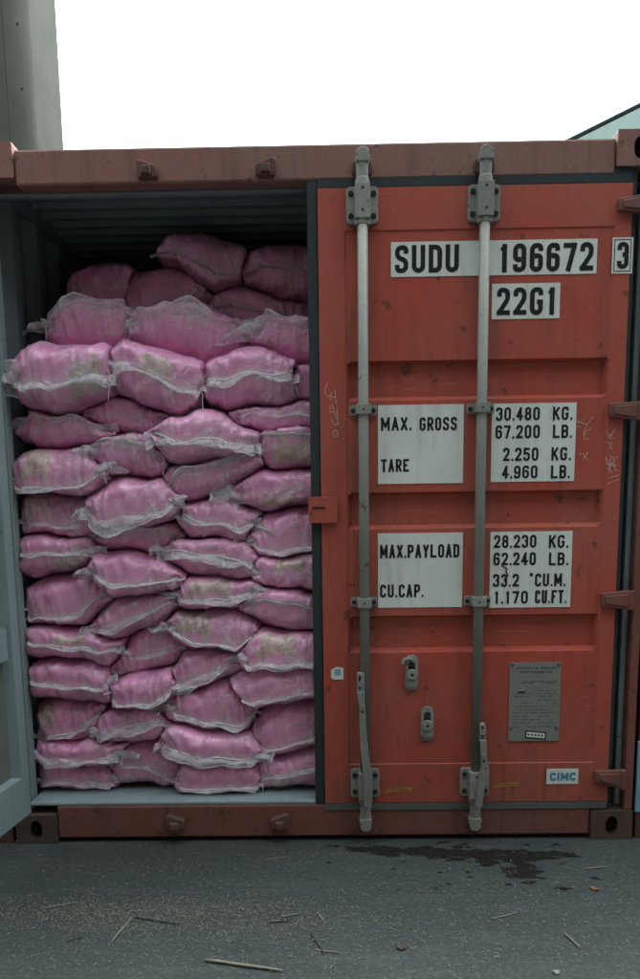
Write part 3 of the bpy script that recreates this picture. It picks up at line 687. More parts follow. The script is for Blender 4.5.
# handles hanging beside the rods
def bar(mb, pts, w_, y0, dy):
    L = []; R = []
    for i, (x, z) in enumerate(pts):
        a = Vector(pts[max(i-1, 0)]); b = Vector(pts[min(i+1, len(pts)-1)]); d = (b-a).normalized(); nrm = Vector((-d.y, d.x)); k = w_[i] if isinstance(w_, list) else w_
        L.append((x+nrm.x*k/2, z+nrm.y*k/2)); R.append((x-nrm.x*k/2, z-nrm.y*k/2))
    mb.prism((R+L[::-1]), y0, y0+dy)
for i, (lug, path, wds) in enumerate((((356.5, 670, 364, 690), [(360, 688), (361.5, 702), (362, 722), (364, 748), (367, 770), (367, 800)], [.03, .022, .026, .03, .034, .03]),
                                      ((476.5, 720, 482.5, 739), [(479.5, 735), (480, 750), (482, 765), (478, 778), (475, 800)], [.024, .024, .03, .028, .024]))):
    r = pxr(*lug); m = MB(); m.prism(rrect(r[0], r[1], r[2], r[3], .007), -.070, -.030)
    bar(m, [(at(a, b).x, at(a, b).z) for a, b in path], wds, -.080, .014)
    a = at(*path[0]); m.disc(a.x, a.z+.03, -.074, .012, 12, .010)
    b = at(*path[1]); m.disc(b.x, b.z, -.084, .008, 10, .006)
    m.mat(1); m.prism(rrect(r[0]+.006, r[0]+.014, r[2]+.02, r[3]-.008, .003), -.0715, -.0705); m.disc(b.x, b.z-.02, -.0815, .005, 8, .002)
    m.build('handle', [M['rod'], M['dark']], door, bevel=.003)

# ------------------------------------------------------------------ bags
# px box, tilt deg (positive = right end lower), depth of the face, seam height left/mid/right (0 top .. 1 bottom), seam kind, film width, ears, print, thread
#  seam kind: 'w' white cord, 'f' film only, 'n' hidden
BAGS = [
 # bottom row
 (38,760,124,793,0,.12,(.55,.62,.72),'f',.03,'R',None,0,'glossy pink bag in the bottom left corner, against the open grey door'),
 (102,741,188,791,10,.13,(.3,.5,.75),'f',.02,'',None,-1,'slumped pink bag leaning right in the bottom row, second from the left'),
 (172,757,264,790,2,.11,(.9,.8,.78),'w',.02,'',None,1,'flat pink bag in the bottom row with white cord seam along its base'),
 (258,745,338,790,-4,.12,(.6,.5,.3),'w',.01,'',(-.35,-1,.16,.10),0,'pink bag with gold printing in the bottom row beside the closed door'),
 # second
 (34,731,142,764,1,.10,(.75,.72,.6),'f',.045,'LR',None,0,'thin pink bag with wide crumpled film edge, lying on the bottom left bag'),
 (160,726,270,759,5,.09,(.6,.75,.8),'w',.045,'R',None,1,'pink bag with loose film hanging below it, just above the cord based bottom bag'),
 (250,695,338,748,-15,.10,(.8,.85,.8),'w',.01,'',None,0,'plump plain pink bag tilted up right, second from the floor beside the closed door'),
 # third
 (33,698,112,747,-14,.11,(.9,.8,.5),'w',.02,'',(-.6,1,.10,.13),0,'pink bag with dark gold picture at its left end and steeply slanting seam'),
 (86,704,170,743,-6,.12,(.75,.5,.3),'w',.04,'L',None,0,'small pink bag under whitish film beside the slanted seam bag'),
 (166,680,260,729,4,.08,(.75,.82,.85),'w',.02,'L',(-.1,-.3,.20,.055),1,'pink bag with glossy top and gold band low on its face, near the middle'),
 (228,664,338,704,-8,.09,(.8,.8,.55),'w',.01,'',None,0,'long plain pink bag rising to the right beside the closed door, fourth up'),
 # fourth
 (30,657,122,701,2,.09,(.45,.6,.5),'w',.012,'R',None,1,'pink bag with straight white seam across its middle, by the door edge at left'),
 (112,666,184,704,-4,.10,(.8,.85,.75),'w',.02,'R',None,1,'pink bag with white creases next to the straight white seam bag'),
 (168,648,242,684,-12,.12,(.8,.7,.5),'f',.05,'L',None,0,'small pink bag with large pale film flap at its left end, low in the middle'),
 (236,627,338,666,-2,.08,(.9,.85,.8),'f',.035,'L',(-.15,1,.19,.11),0,'pink bag with cream and gold printing and wide film hem beside the closed door'),
 # fifth
 (27,625,132,663,5,.09,(.45,.55,.35),'w',.015,'R',(-.1,1,.16,.06),0,'long flat pink bag with gold print above its white seam, at the left wall'),
 (105,633,186,678,-15,.11,(.7,.6,.5),'f',.02,'',None,0,'plain dull pink bag slanting up between two gold printed bags'),
 (166,606,262,649,6,.08,(.75,.85,.7),'w',.012,'L',(-.35,1,.17,.12),1,'pink bag with big gold picture at left and white cord below, mid stack'),
 # sixth
 (25,570,124,627,-8,.09,(.85,.75,.5),'w',.018,'',None,0,'fat mauve pink bag with glossy folds and a low curved seam, at the left wall'),
 (83,594,184,632,-13,.10,(.8,.55,.35),'f',.03,'L',None,0,'dusky pink bag under cloudy film, wedged right of the fat mauve bag'),
 (170,573,264,608,-2,.10,(.6,.7,.6),'w',.03,'LR',(-.1,1,.22,.08),0,'flat pink bag almost covered by gold printing, middle of the stack'),
 (240,588,338,631,4,.09,(.2,.3,.4),'w',.02,'',None,1,'pink bag with white seam near its top edge, beside the closed door'),
 # seventh
 (20,531,94,577,0,.10,(.4,.45,.35),'w',.015,'R',(.4,-1,.14,.08),1,'rounded pink bag with gold patch under its white seam, at the left wall'),
 (83,552,192,597,3,.08,(.45,.7,.4),'w',.012,'L',None,1,'wide pink bag with sagging bright white seam, left of centre'),
 (148,538,270,577,6,.09,(.3,.42,.6),'w',.05,'L',None,0,'pink bag with straight white cord slanting down to the right and film bunched at left'),
 (252,553,338,592,2,.11,(.5,.5,.4),'n',0,'L',(-.1,1,.16,.09),0,'pink bag with faded cream printing half hidden by the closed door'),
 # eighth
 (20,492,95,541,-3,.10,(.7,.72,.6),'f',.025,'R',(-.45,1,.12,.12),1,'pink bag with gold picture at left above a film hem, at the left wall'),
 (94,523,188,555,2,.12,(.2,.3,.45),'f',.03,'L',None,0,'thin squashed pink bag with film over its top edge, left of centre'),
 (178,492,262,541,4,.08,(.4,.65,.85),'w',.02,'R',None,0,'bulging pink bag with bright sheen and curving white seam, right of centre'),
 (240,507,338,555,-8,.10,(.6,.85,.7),'f',.035,'L',None,0,'smooth pink bag with pointed film corner under the red lock tab'),
 # ninth
 (20,448,113,495,-2,.09,(.9,.85,.6),'f',.025,'R',(-.5,1,.13,.12),1,'pink bag with cream and gold picture and white lettering, at the left wall'),
 (90,477,184,527,-4,.08,(.75,.8,.6),'f',.05,'LR',None,0,'pink bag with broad white film band along its lower edge, left of centre'),
 (162,454,264,497,-14,.11,(.4,.25,.15),'f',.03,'L',None,0,'narrow pink bag slanting up to the right with film along its top'),
 (226,467,338,510,-5,.07,(.4,.6,.5),'n',0,'LL',(-.1,-1,.16,.08),0,'pink bag with a big pale film flap over its left half, beside the closed door'),
 # tenth
 (24,411,128,451,2,.10,(.15,.25,.35),'f',.03,'L',None,0,'flattened pink bag under the biggest upper left bag'),
 (84,430,166,480,5,.09,(.25,.3,.5),'f',.03,'L',(.1,1,.12,.05),1,'pink bag with whitish patch and pointed film ear, left of centre'),
 (150,413,264,465,4,.08,(.45,.6,.68),'w',.05,'L',None,1,'large pink bag with broad frayed white seam across its middle, right of centre'),
 (256,427,338,468,3,.11,(.05,.15,.2),'w',.012,'',(-.1,-1,.18,.10),0,'pink bag with cream printing and thin white seam at its top, by the closed door'),
 # eleventh
 (78,399,172,434,4,.13,(.5,.5,.5),'n',0,'',None,0,'small plain pink bag peeping out between two big upper bags'),
 (226,401,338,434,-4,.11,(.15,.4,.6),'f',.015,'',None,1,'slim pink bag under the upper right bag, its left corner pinched'),
 # twelfth
 (19,338,116,415,0,.06,(.62,.62,.55),'f',.04,'LL',(.45,-.2,.16,.10),0,'biggest pink bag, upper left, with gold patch and film looping down its left side'),
 (107,340,203,413,9,.06,(.45,.5,.75),'f',.045,'L',(.05,.2,.14,.06),1,'big pink bag with cloudy film on top and gold patch, upper middle'),
 (203,346,304,411,-3,.07,(.35,.5,.3),'w',.04,'L',None,1,'big rounded pink bag with white film seam across it, upper right'),
 (292,364,346,406,0,.16,(.5,.5,.5),'n',0,'',None,0,'sliver of pink bag between the big upper right bag and the door'),
 # thirteenth
 (54,304,136,352,-3,.28,(.3,.2,.15),'f',.055,'RL',None,0,'dull pink bag under dirty film, resting on the biggest left bag'),
 (135,306,240,363,3,.25,(.22,.29,.08),'f',.06,'LR',None,0,'pink bag with a curved rim of pale film round its top, upper middle'),
 (258,320,346,368,5,.25,(.15,.25,.4),'f',.055,'LL',None,1,'greyish film wrapped pink bag beside the door, high on the stack'),
 # dark ones under the roof
 (68,262,140,312,-6,.54,(.6,.6,.5),'n',0,'',None,0,'dark bag in shadow at the left under the roof'),
 (112,264,218,314,-10,.54,(.8,.85,.6),'w',.012,'',None,0,'shadowed purple pink bag with pale seam line, near the roof'),
 (214,288,314,334,4,.54,(.5,.5,.6),'f',.02,'',None,0,'shadowed bag high on the right, below the topmost pair'),
 (160,236,248,292,8,.54,(.5,.7,.9),'f',.02,'',None,0,'topmost bag of the stack, dim purple under the roof'),
 (244,243,324,306,0,.54,(.4,.5,.5),'f',.02,'',None,0,'shadowed bag close under the roof beside the closed door'),
]
NE = 2.6
info = []
for bsp in BAGS:
    x0, y0, x1, y1, tl, yf = bsp[:6]
    yy = yf+.06
    a_ = at(x0, (y0+y1)/2, yy); b_ = at(x1, (y0+y1)/2, yy); c_ = at((x0+x1)/2, y0, yy); d_ = at((x0+x1)/2, y1, yy)
    info.append([(a_.x+b_.x)/2, (c_.z+d_.z)/2, (b_.x-a_.x)/2*1.04, (c_.z-d_.z)/2*1.10, math.radians(-tl*1.25)])
info = np.array(info)
def field(px, pz, i):
    px, pz = px+.010*np.sin(19*pz+2.1*np.sin(13*px))+.005*np.sin(41*pz+7), pz+.009*np.sin(15*px+1.7*np.sin(23*pz)+2)+.005*np.sin(37*px+1)
    cx, cz, a, b, t_ = info[i]; c, s = math.cos(t_), math.sin(t_)
    u = (px-cx)*c+(pz-cz)*s; v = -(px-cx)*s+(pz-cz)*c
    return (np.abs(u/a)**NE+np.abs(v/b)**NE)**(1/NE)
RS = np.linspace(.02, 1.22, 121)
FLOOR, WALL = .1665, 1.172
def outline(i, n):
    cx, cz, a, b, t_ = info[i]; c, s = math.cos(t_), math.sin(t_)
    th = np.arange(n)*2*PI/n; e = 2/NE
    ux = a*np.sign(np.cos(th))*np.abs(np.cos(th))**e; uz = b*np.sign(np.sin(th))*np.abs(np.sin(th))**e
    dx = ux*c-uz*s; dz = ux*s+uz*c
    px = cx+RS[None, :]*dx[:, None]; pz = cz+RS[None, :]*dz[:, None]
    fi = field(px, pz, i)
    bad = (pz < FLOOR) | (px < -WALL) | (pz > 2.51)
    top = BAGS[i][3] < 330 or i in (40, 41, 42)
    for j in range(len(BAGS)):
        if j == i or abs(info[j][0]-cx) > .6 or abs(info[j][1]-cz) > .5: continue
        bad |= field(px, pz, j) < fi
    lim = np.where(bad.any(1), RS[np.argmax(bad, 1)], 1.22)
    # free directions: stay on the bag's own outline unless a neighbour presses
    ang = np.sin(th); cap = np.where(lim > 1.2, 1.0, lim); r_ = np.minimum(cap, 1.2 if not top else 1.06)
    k = np.array([1, 2, 3, 2, 1])/9.0
    for _ in range(2):
        r2 = sum(np.roll(r_, q-2)*k[q] for q in range(5)); r_ = np.minimum(r2, lim)
    r_ = r_*.988
    return r_*dx, r_*dz
def nz(x, y, z): return noise.noise(Vector((x, y, z)))
NT_ = 144
def make_bag(i):
    x0, y0, x1, y1, tl, yf, seam, kind, fwid, ears, prn, thr, lab = BAGS[i]
    yf += random.Random(i+77).uniform(-.03, .035)
    cx, cz, a, b, t_ = info[i]; sd_ = i*7.31; rnd = random.Random(i*13+5)
    root = empty('bag', (cx, yf+.2, cz-b))
    O = Vector((cx, yf+.2, cz-b))
    ox, oz = outline(i, NT_)
    M_ = NT_//2
    df = min(.15, b*1.0+.02)
    phis = np.linspace(0, PI/2, 20); 
    back = [(.20, 1.0), (.36, .995), (.47, .96), (.53, .80), (.56, .5)]
    zs = np.interp
    rows = []; uvs = []
    def sect(k): return ox[k % NT_], oz[k % NT_]
    seam_pts = []
    for k in range(M_+1):
        tx, tz = sect(k); bx_, bz = sect(-k)
        q = k/M_                                   # 0 right .. 1 left
        w3 = (seam[2]*(1-q)*(1-2*q)+4*seam[1]*q*(1-q)+seam[0]*q*(2*q-1))
        w3 = min(max(w3, .06), .94)
        # rows 0..1 between top and bottom of the section at this place
        seam_pts.append(((tx+bx_)/2*.93, tz*(1-w3)+bz*w3))
    verts = []; idx = {}
    grid_i = []
    for r_i, ph in enumerate(phis):
        row = []
        k_ = math.sin(ph)**.58; yl = df*(1-math.cos(ph))
        for k in range(NT_):
            kk = k if k <= M_ else NT_-k; side = 1 if k <= M_ else -1
            if r_i == 0 and k > M_: row.append(row[NT_-k]); continue
            sxp, szp = seam_pts[kk]; tx, tz = sect(k)
            ends = abs(math.cos(2*PI*k/NT_))**6
            X = sxp*(1-k_)+tx*k_; Z = szp*(1-k_)+tz*k_; Y = yl+ends*.035*(1-k_)
            ln = math.hypot(tx, tz)+1e-6
            nv = Vector((tx/ln*math.sin(ph), -math.cos(ph)-.15, (tz/ln)*math.sin(ph)+side*.35*math.cos(ph))).normalized()
            gx = (cx+X)*34; lean = Z*9
            gath = nz(gx+lean*.5, side*3.1+ph*.9, sd_); gath = (1-min(1, abs(gath)*2.6))**1.6
            gath2 = nz(gx*.45-lean*1.6, side*1.7+ph*.8, sd_+9); gath2 = (1-min(1, abs(gath2)*2.4))**1.5
            e1 = math.exp(-((ph-.35)/.42)**2); e2 = math.exp(-((ph-.75)/.5)**2)
            low = nz((cx+X)*9, (cz+Z)*9, sd_+ph)
            cr = 1-abs(nz((cx+X)*22+low*2, (cz+Z)*22, sd_+4))*2.5
            fade = .25+.75*math.cos(ph)
            d = (.0085*gath*e1+.0065*gath2*e2+.013*low*math.sin(2*ph)+.0015*cr*fade*min(1, ph*2))
            p_ = Vector((cx+X, yf+Y, cz+Z))+nv*d
            row.append(len(verts)); verts.append(p_)
        rows.append(row)
    for yb, sc in back:
        row = []
        for k in range(NT_):
            tx, tz = sect(k); row.append(len(verts)); verts.append(Vector((cx+tx*sc, yf+df+yb-.02, cz+tz*sc)))
        rows.append(row)
    faces = []
    for r0, r1 in zip(rows, rows[1:]):
        for k in range(NT_):
            f = (r0[k], r0[(k+1) % NT_], r1[(k+1) % NT_], r1[k])
            if r0 is rows[0] and r0[k] == r0[(k+1) % NT_]: f = (r0[k], r1[(k+1) % NT_], r1[k])
            faces.append(f)
    faces.append(tuple(rows[-1]))
    me = bpy.data.meshes.new('body'); me.from_pydata([tuple(v-O) for v in verts], [], [f[::-1] for f in faces])
    # uv for the printed picture
    uvl = me.uv_layers.new(name='print'); arr = np.zeros((len(verts), 2))
    for r_i, row in enumerate(rows):
        ph = phis[r_i] if r_i < len(phis) else PI/2+.4*(r_i-19)
        for k in range(NT_):
            side = 1 if k <= M_ else -1
            arr[row[k]] = ((verts[row[k]].x-cx), side*ph*.10)
    if prn:
        uc, vs_, pw, phh = prn; pw *= .85; phh *= .85
        vc = vs_*phh*.55 if abs(vs_) == 1 else vs_*.1
        arr[:, 0] = (arr[:, 0]-uc*a)/pw+.5; arr[:, 1] = (arr[:, 1]-vc)/phh+.5
    else: arr += 40
    skin_rows = rows
    li = np.zeros(len(me.loops), dtype=np.int32); me.loops.foreach_get('vertex_index', li)
    uvl.data.foreach_set('uv', arr[li].ravel())
    link('body', me, M['bag'], root, smooth=True)
    # seam line in world
    sp = [Vector((cx+sx_, yf+abs(math.cos(PI*k/M_))**6*.035, cz+sz_)) for k, (sx_, sz_) in enumerate(seam_pts)][::-1]     # left -> right
    if kind == 'w':
        m = MB(); pts = []
        for k in range(1, len(sp)-1):
            p_ = sp[k]; pts.append(p_+Vector((0, -.008+.012*nz(p_.x*9, sd_, 7), .005*nz(p_.x*16, sd_, 1)-.001)))
        m.tube([q-O for q in pts], [.0030+.0016*nz(q.x*40, 2, sd_) for q in pts], 6)
        m.build('seam', M['seam'], root, smooth=True)
    m = MB(); bunch = []
    # loose veil over the whole face
    for side in (1, -1):
        P = []
        for r_i in range(0, 17):
            ph = phis[r_i]; r_ = []
            for kk in range(2, M_-1):
                k = kk if side > 0 else (NT_-kk) % NT_
                p_ = verts[skin_rows[r_i][k]]; tx, tz = sect(k); ln = math.hypot(tx, tz)+1e-6
                nv = Vector((tx/ln*math.sin(ph)*.6, -math.cos(ph)-.25, tz/ln*math.sin(ph))).normalized()
                ridge = (1-min(1, abs(nz(p_.x*26+p_.z*12*side, p_.z*14, sd_+20))*2.5))**2
                ln2 = (1-min(1, abs(nz(p_.x*11-p_.z*20, p_.z*9, sd_+30))*2.5))**2
                off = .0025+(.004*ridge**2+.007*ln2**2)*(.35+.65*math.cos(ph)); r_.append(p_+nv*off-O)
                bunch.append(min(1,   .12*ridge**4+.22*ln2**4+(.3 if r_i == 0 else 0)))
            P.append(r_)
        m.grid(P, flip=side > 0)
    if fwid > 0:
        P = []; ext = .02+.02*rnd.random()
        L = list(sp); up_ = -1 if (seam[1] > .3) else 1
        e0 = Vector((L[0].x-ext, L[0].y-.01, L[0].z+rnd.uniform(-.015, .01))); e1 = Vector((L[-1].x+ext, L[-1].y-.01, L[-1].z+rnd.uniform(-.015, .01)))
        L = [e0]+L+[e1]
        for k, p_ in enumerate(L):
            wv_ = fwid*(.75+1.0*nz(p_.x*7, sd_, 3)+.15*nz(p_.x*28, sd_, 4)); r_ = []
            for s_ in range(7):
                q = s_/6
                fl = .008*nz(p_.x*22, q*2, sd_+2)
                r_.append(p_+Vector((.008*nz(p_.x*20, q, sd_), -.004-.014*math.sin(q*PI*.6)-.006*q+fl*q, up_*wv_*q*(.9 if q > .2 else .6)+.004*nz(p_.x*25, 3, sd_)*q))-O)
                bunch.append(1 if s_ == 6 else .35+.25*nz(p_.x*22, q*3, sd_+1))
            P.append(r_)
        m.grid(P)
    done = {}
    for e in ears: done[e] = done.get(e, 0)+1
    for e, cnt in done.items():
        s_ = -1 if e == 'L' else 1; base = sp[6] if e == 'L' else sp[-7]
        Ln = (.07 if cnt == 1 else .12)*rnd.uniform(.7, 1.2); h0 = b*(.45 if cnt == 1 else .9); h1 = b*(rnd.uniform(.2, .6) if cnt == 1 else .8)
        st = -.06 if cnt > 1 else -.02
        P = []; dz_ = rnd.uniform(-.5, .3); sk = rnd.uniform(-.4, .4)
        for u_ in range(15):
            q = u_/14; r_ = []
            for v_ in range(13):
                w_ = v_/12*2-1; hh = h0*(1-q)+h1*q
                x = base.x+s_*(st+(Ln-st)*q*(1+sk*w_)+.010*nz(w_*3, q*3, sd_+5))
                z = base.z+w_*hh*.5+dz_*Ln*q+.010*nz(q*4, w_*3, sd_+6)
                y = base.y-.018-.004*q+.026*nz(x*22, z*22, sd_+8)+.018*w_*w_
                r_.append(Vector((x, y, z))-O); bunch.append(.85 if u_ == 14 or v_ in (0, 12) else .35+.3*nz(x*40, z*40, sd_+2))
            P.append(r_)
        m.grid(P)
    fo = m.build('plastic_film', M['film'], root, smooth=True)
    at2 = fo.data.attributes.new('bunch', 'FLOAT', 'POINT'); at2.data.foreach_set('value', [max(0, min(1, q)) for q in bunch])
    if thr == 0 and rnd.random() < .3: thr = rnd.choice((-1, 1))
    if thr:
        p_ = sp[5] if thr < 0 else sp[-5]; Ln = rnd.uniform(.05, .10); m = MB(); pts = []
        for k in range(9):
            q = k/8; pts.append(p_+Vector((.012*math.sin(q*3+i)*q+thr*.018*min(1, q*3), -.016-.006*q, .008*math.sin(q*PI)-Ln*q))-O)
        m.tube(pts, .0014, 5); m.build('thread', M['seam'], root, smooth=True)
    tag(root, lab, 'bag', 'pink bags stacked in the container')
for i in range(len(BAGS)): make_bag(i)

# ------------------------------------------------------------------ litter on the ground
mb = MB(); mc = MB(); rr = random.Random(3)
def sliver(m, x, y, L, W_, a, h=.002):
    c, s = math.cos(a), math.sin(a); z = .0015
    q = [(-L/2, -W_/2), (L/2, -W_/2*.6), (L/2, W_/2*.6), (-L/2, W_/2)]
    P = [(x+u*c-v*s, y+u*s+v*c) for u, v in q]; t1, t2 = rr.uniform(0, .004), rr.uniform(0, .003)
    vs = [(a_, b_, z+(t1 if k in (1, 2) else t2)) for k, (a_, b_) in enumerate(P)]
    m.add(vs+[(a_, b_, c_+h) for a_, b_, c_ in vs], [(3, 2, 1, 0), (4, 5, 6, 7), (0, 1, 5, 4), (1, 2, 6, 5), (2, 3, 7, 6), (3, 0, 4, 7)])
clusters = [(at_, sx_, sy_, n_) for at_, sx_, sy_, n_ in (((60, 915), .18, .07, 230), ((140, 918), .2, .08, 330), ((235, 915), .22, .10, 260), ((320, 925), .25, .12, 160), ((470, 910), .35, .14, 170), ((560, 905), .3, .14, 110), ((300, 870), .5, .1, 110), ((430, 955), .4, .08, 90), ((100, 960), .4, .05, 80))]
for (px, py), sx_, sy_, n_ in clusters:
    g0 = onground(px, py)
    for _ in range(int(n_*3.8)):
        x = g0.x+rr.gauss(0, sx_); y = g0.y+rr.gauss(0, sy_)
        if y > -.04: continue
        L = rr.choice((.002, .003, .003, .003, .004, .004, .005, .006, .008, .010)); sliver(mb if rr.random() < .75 else mc, x, y, L*rr.uniform(.6, 1.6), rr.choice((.001, .0014, .0018, .0022, .003)), rr.uniform(0, PI), .0012)
for _ in range(700):
    x, y = rr.uniform(-3, 3), rr.uniform(-2.6, -.05); sliver(mb if rr.random() < .5 else mc, x, y, rr.choice((.002, .003, .004, .007)), rr.uniform(.001, .004), rr.uniform(0, PI))
tag(mb.build('straw_litter', M['straw']), 'fine chopped straw strewn over the concrete before the container', 'straw litter', kind='stuff')
tag(mc.build('grit', M['chip']), 'pale grit and chips scattered over the grey ground', 'grit', kind='stuff')
def stalk(name, p0, p1, r, mat, lab, cat='stalk', mids=()):
    a = onground(*p0); b = onground(*p1); pts = [a+(b-a)*k/6 for k in range(7)]
    m = MB(); pts = [Vector((p.x+.004*nz(p.x*15, p.y*15, 2), p.y+.004*nz(p.y*15, 1, p.x*9), r*.8+.002)) for p in pts]
    c = (a+b)/2; c.z = 0
    for q in mids: pass
    m.tube([p-c for p in pts], [r*.6, r*.8, r*.7, r*.8, r*.75, r*.65, r*.45], 7); o = m.build(name, M[mat], None, smooth=True); o.location = c
    return tag(o, lab, cat)
stalk('stalk', (205, 962), (282, 973), .0062, 'pale_stick', 'long pale dry stalk lying nearest the bottom edge of the picture')
stalk('stalk', (112, 944), (132, 918), .004, 'pale_stick', 'pale stalk pointing away from the viewer in the straw patch at left')
stalk('twig', (136, 919), (184, 926), .0035, 'twig', 'thin dark twig lying across the straw patch at left', 'twig')
stalk('twig', (66, 943), (85, 938), .003, 'twig', 'short dark twig at the left edge of the straw patch', 'twig')
stalk('twig', (311, 935), (324, 955), .004, 'twig', 'dark twig lying right of the long pale stalk, crossed by a short stalk', 'twig')
stalk('stalk', (314, 951), (340, 954), .0025, 'pale_stick', 'short pale stalk crossing the end of a dark twig')
stalk('stalk', (281, 918), (299, 915), .003, 'pale_stick', 'short pale stalk in the centre of the ground')
stalk('stalk', (317, 914), (326, 925), .0028, 'pale_stick', 'crooked pale stalk in the centre of the ground, right of a short one')
stalk('twig', (270, 924), (290, 922), .003, 'twig', 'tiny dark twig below the short pale stalk at the centre', 'twig')
stalk('stalk', (491, 920), (517, 914), .0026, 'pale_stick', 'thin pale stalk on the right below the dark wet patch')
stalk('stalk', (563, 934), (579, 949), .004, 'pale_stick', 'pale stalk slanting toward the viewer at lower right')
stalk('stalk', (585, 870), (608, 868), .003, 'pale_stick', 'pale stalk lying below the right corner casting')
stalk('stalk', (42, 910), (78, 903), .0025, 'pale_stick', 'thin pale straw stalk above the straw patch at far left')
stalk('stalk', (265, 861), (287, 858), .0022, 'pale_stick', 'thin pale stalk near the container sill')
def flake(p, w_, h_, a, mat, lab, name='leaf', cat='leaf'):
    c = onground(*p); m = MB(); n = 10; top = []
    for k in range(n):
        an = 2*PI*k/n; u = w_*math.cos(an)*(1-.25*math.sin(an*2)); v = h_*math.sin(an)
        top.append((u*math.cos(a)-v*math.sin(a), u*math.sin(a)+v*math.cos(a), .004+.006*abs(math.cos(an))))
    vs = top+[(x*.95, y*.95, .0015) for x, y, z in top]+[(0, 0, .005)]
    m.add(vs, [(k, (k+1) % n, 2*n) for k in range(n)]+[(n+k, n+(k+1) % n, (k+1) % n, k) for k in range(n)]+[tuple(range(2*n-1, n-1, -1))])
    o = m.build(name, M[mat], None); o.location = c; tag(o, lab, cat)
flake((594, 890), .016, .009, -.6, 'leaf', 'small brown dry leaf on the right of the ground')
flake((401, 950), .014, .008, 0, 'twig', 'black scrap lying on the ground at lower centre', 'scrap', 'scrap')
flake((556, 974), .009, .010, 0, 'chip', 'pale chip at the bottom right edge of the ground', 'scrap', 'scrap')
# dark wet dirt patch
g0 = onground(345, 852); m = MB(); NX, NY = 150, 70
A = onground(335, 845); B = onground(590, 884)
spine = [onground(a, b) for a, b in ((345, 849), (380, 852), (420, 853), (460, 854), (500, 857), (540, 856), (575, 855))]; wid = [.015, .03, .035, .055, .06, .035, .012]
sp2 = [onground(a, b) for a, b in ((515, 858), (522, 868), (527, 877))]
def wet(x, y):
    v = -1
    for k in range(len(spine)-1):
        a, b = spine[k], spine[k+1]
        if a.x <= x <= b.x:
            q = (x-a.x)/(b.x-a.x); v = max(v, 1-abs(y-(a.y*(1-q)+b.y*q))/(wid[k]*(1-q)+wid[k+1]*q))
    for k in range(2):
        a, b = sp2[k], sp2[k+1]; d = b-a; q = max(0, min(1, ((x-a.x)*d.x+(y-a.y)*d.y)/(d.x**2+d.y**2)))
        v = max(v, 1-math.hypot(x-a.x-d.x*q, y-a.y-d.y*q)/.045)
    return v+1.5*noise.fractal(Vector((x*14, y*30, 3)), .8, 2, 6)
xs_ = np.linspace(A.x-.05, B.x+.05, NX*2); ys_ = np.linspace(B.y-.05, -.02, NY*2)
Vv = np.array([[wet(x, y) for x in xs_] for y in ys_]); ids = {}
def vid(i, j):
    if (i, j) not in ids:
        ids[(i, j)] = len(m.v); m.v.append((xs_[j], ys_[i], .003+.006*min(1, max(0, Vv[i, j]-.4))))
    return ids[(i, j)]
for i in range(len(ys_)-1):
    for j in range(len(xs_)-1):
        if Vv[i, j]+Vv[i+1, j+1]+Vv[i, j+1]+Vv[i+1, j] > -.4+.9*nz(xs_[j]*70, ys_[i]*90, 5): m.f.append((vid(i, j), vid(i, j+1), vid(i+1, j+1), vid(i+1, j))); m.mi.append(0 if Vv[i, j]+Vv[i+1, j+1] > .15+.5*nz(xs_[j]*40, ys_[i]*60, 1) else 1)
tag(m.build('wet_dirt', [M['wet'], M['damp']], None, smooth=True), 'dark wet patch of dirt on the ground before the closed door', 'dirt patch', kind='stuff')

# ------------------------------------------------------------------ background
# concrete pier behind, left
Yp = 9.0; e = at(57, 148, Yp+1.6); e.x += .065; fl = e.x-.55
wd = 2.6; m = MB(); R_ = e.x-fl; Wd = 3.0
ol = []
for cx_, cy_, a0 in ((e.x-R_, R_, -90), (e.x-R_, 2.2-R_, 0), (e.x-Wd+R_, 2.2-R_, 90), (e.x-Wd+R_, R_, 180)):
    for k in range(21): a = math.radians(a0+90*k/20); ol.append((cx_+R_*math.cos(a), Yp+cy_+R_*math.sin(a)))
n = len(ol); root = empty('concrete_pier', (e.x-Wd/2, Yp+1.1, 0)); O = root.location
m.add([(x-O.x, y-O.y, 0) for x, y in ol]+[(x-O.x, y-O.y, 22) for x, y in ol], [(k, (k+1) % n, n+(k+1) % n, n+k) for k in range(n)]+[tuple(range(2*n-1, n-1, -1))[::-1]])
sh = m.build('shaft', M['pier'], root)
for pl_ in sh.data.polygons: pl_.use_smooth = len(pl_.vertices) == 4 and True
m = MB()
for py in (47, 112):
    z = at(30, py, Yp).z; m.box(-1.4+.3, .55, -1.1035, -1.099, z-.004, z+.004)
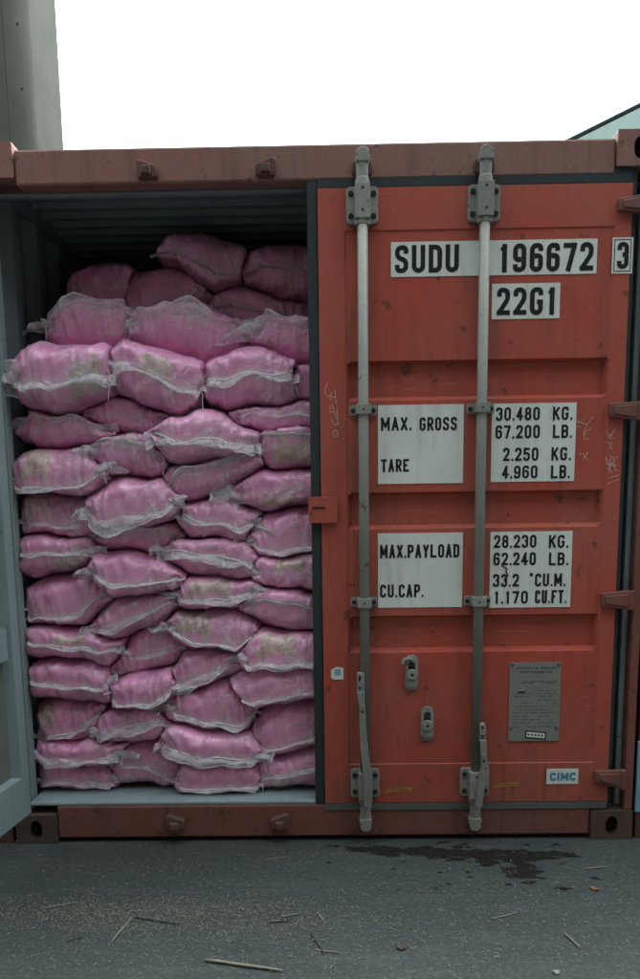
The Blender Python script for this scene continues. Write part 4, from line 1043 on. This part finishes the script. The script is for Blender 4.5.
for px, w_ in ((6.5, .006),):
    x = at(px, 80, Yp).x-O.x; m.box(x-w_, x+w_, -1.1-.004, -1.099, 0, 21.9)
m.build('formwork_joint', M['joint'], root)
for px, py in ((17.5, 24), (22, 89)):
    q = at(px, py, Yp); m = MB(); m.disc(q.x-O.x, q.z, -1.104, .022, 12, .003); m.build('tie_hole', M['dark'], root)
tag(root, 'tall grey concrete pier with rounded corners rising behind the container', 'pier')
# gabled warehouse behind, right
Yw = 14.0; a = at(570, 137, Yw); b = at(640, 102, Yw); sl2 = (b.z-a.z)/(b.x-a.x)
x_e = a.x-2.5; z_e = a.z-2.5*sl2; x_r = b.x+7; z_r = b.z+7*sl2; x_f = 2*x_r-x_e
root = empty('warehouse', (x_r, Yw, 0)); O = root.location
m = MB(); m.prism([(x_e+.3-O.x, 0), (x_f-.3-O.x, 0), (x_f-.3-O.x, z_e+.3*sl2-.1), (0, z_r-.1), (x_e+.3-O.x, z_e+.3*sl2-.1)], 0, 25); m.build('wall', M['sheet'], root)
m = MB(); t_ = .03
m.prism([(x_e-O.x, z_e-t_*.6), (0, z_r-t_*.6), (0, z_r), (x_e-O.x, z_e)], -.012, 25.2); m.prism([(0, z_r-t_*.6), (x_f-O.x, z_e-t_*.6), (x_f-O.x, z_e), (0, z_r)], -.012, 25.2)
m.build('roof', M['sheet'], root)
tag(root, 'pale green metal warehouse gable showing above the container at right', 'warehouse')

# added unseen block behind the viewer: it shuts off the low sky that would light the container's depth
root = empty('sky_blocker', (0, -6.4, 0))
m = MB(); m.box(-30, 30, -12, 0, 0, 8.8); m.box(-30, -9.5, .01, 6.2, 0, 7.5); m.box(9.5, 30, .01, 6.2, 0, 7.5); m.build('wall', M['darkwall'], root)
m = MB(); m.prism([(-30.4, 8.81), (30.4, 8.81), (30.4, 9.1), (-30.4, 9.1)], -12.4, .4); m.build('roof', M['steel'], root)
m = MB()
for k in range(-4, 5): m.box(k*6.2-1.8, k*6.2+1.8, .002, .05, 0, 4.2)
m.build('blocker_panel', M['maroon'], root)
tag(root, 'unseen dark shed added behind the viewer to block low sky light', 'shed')
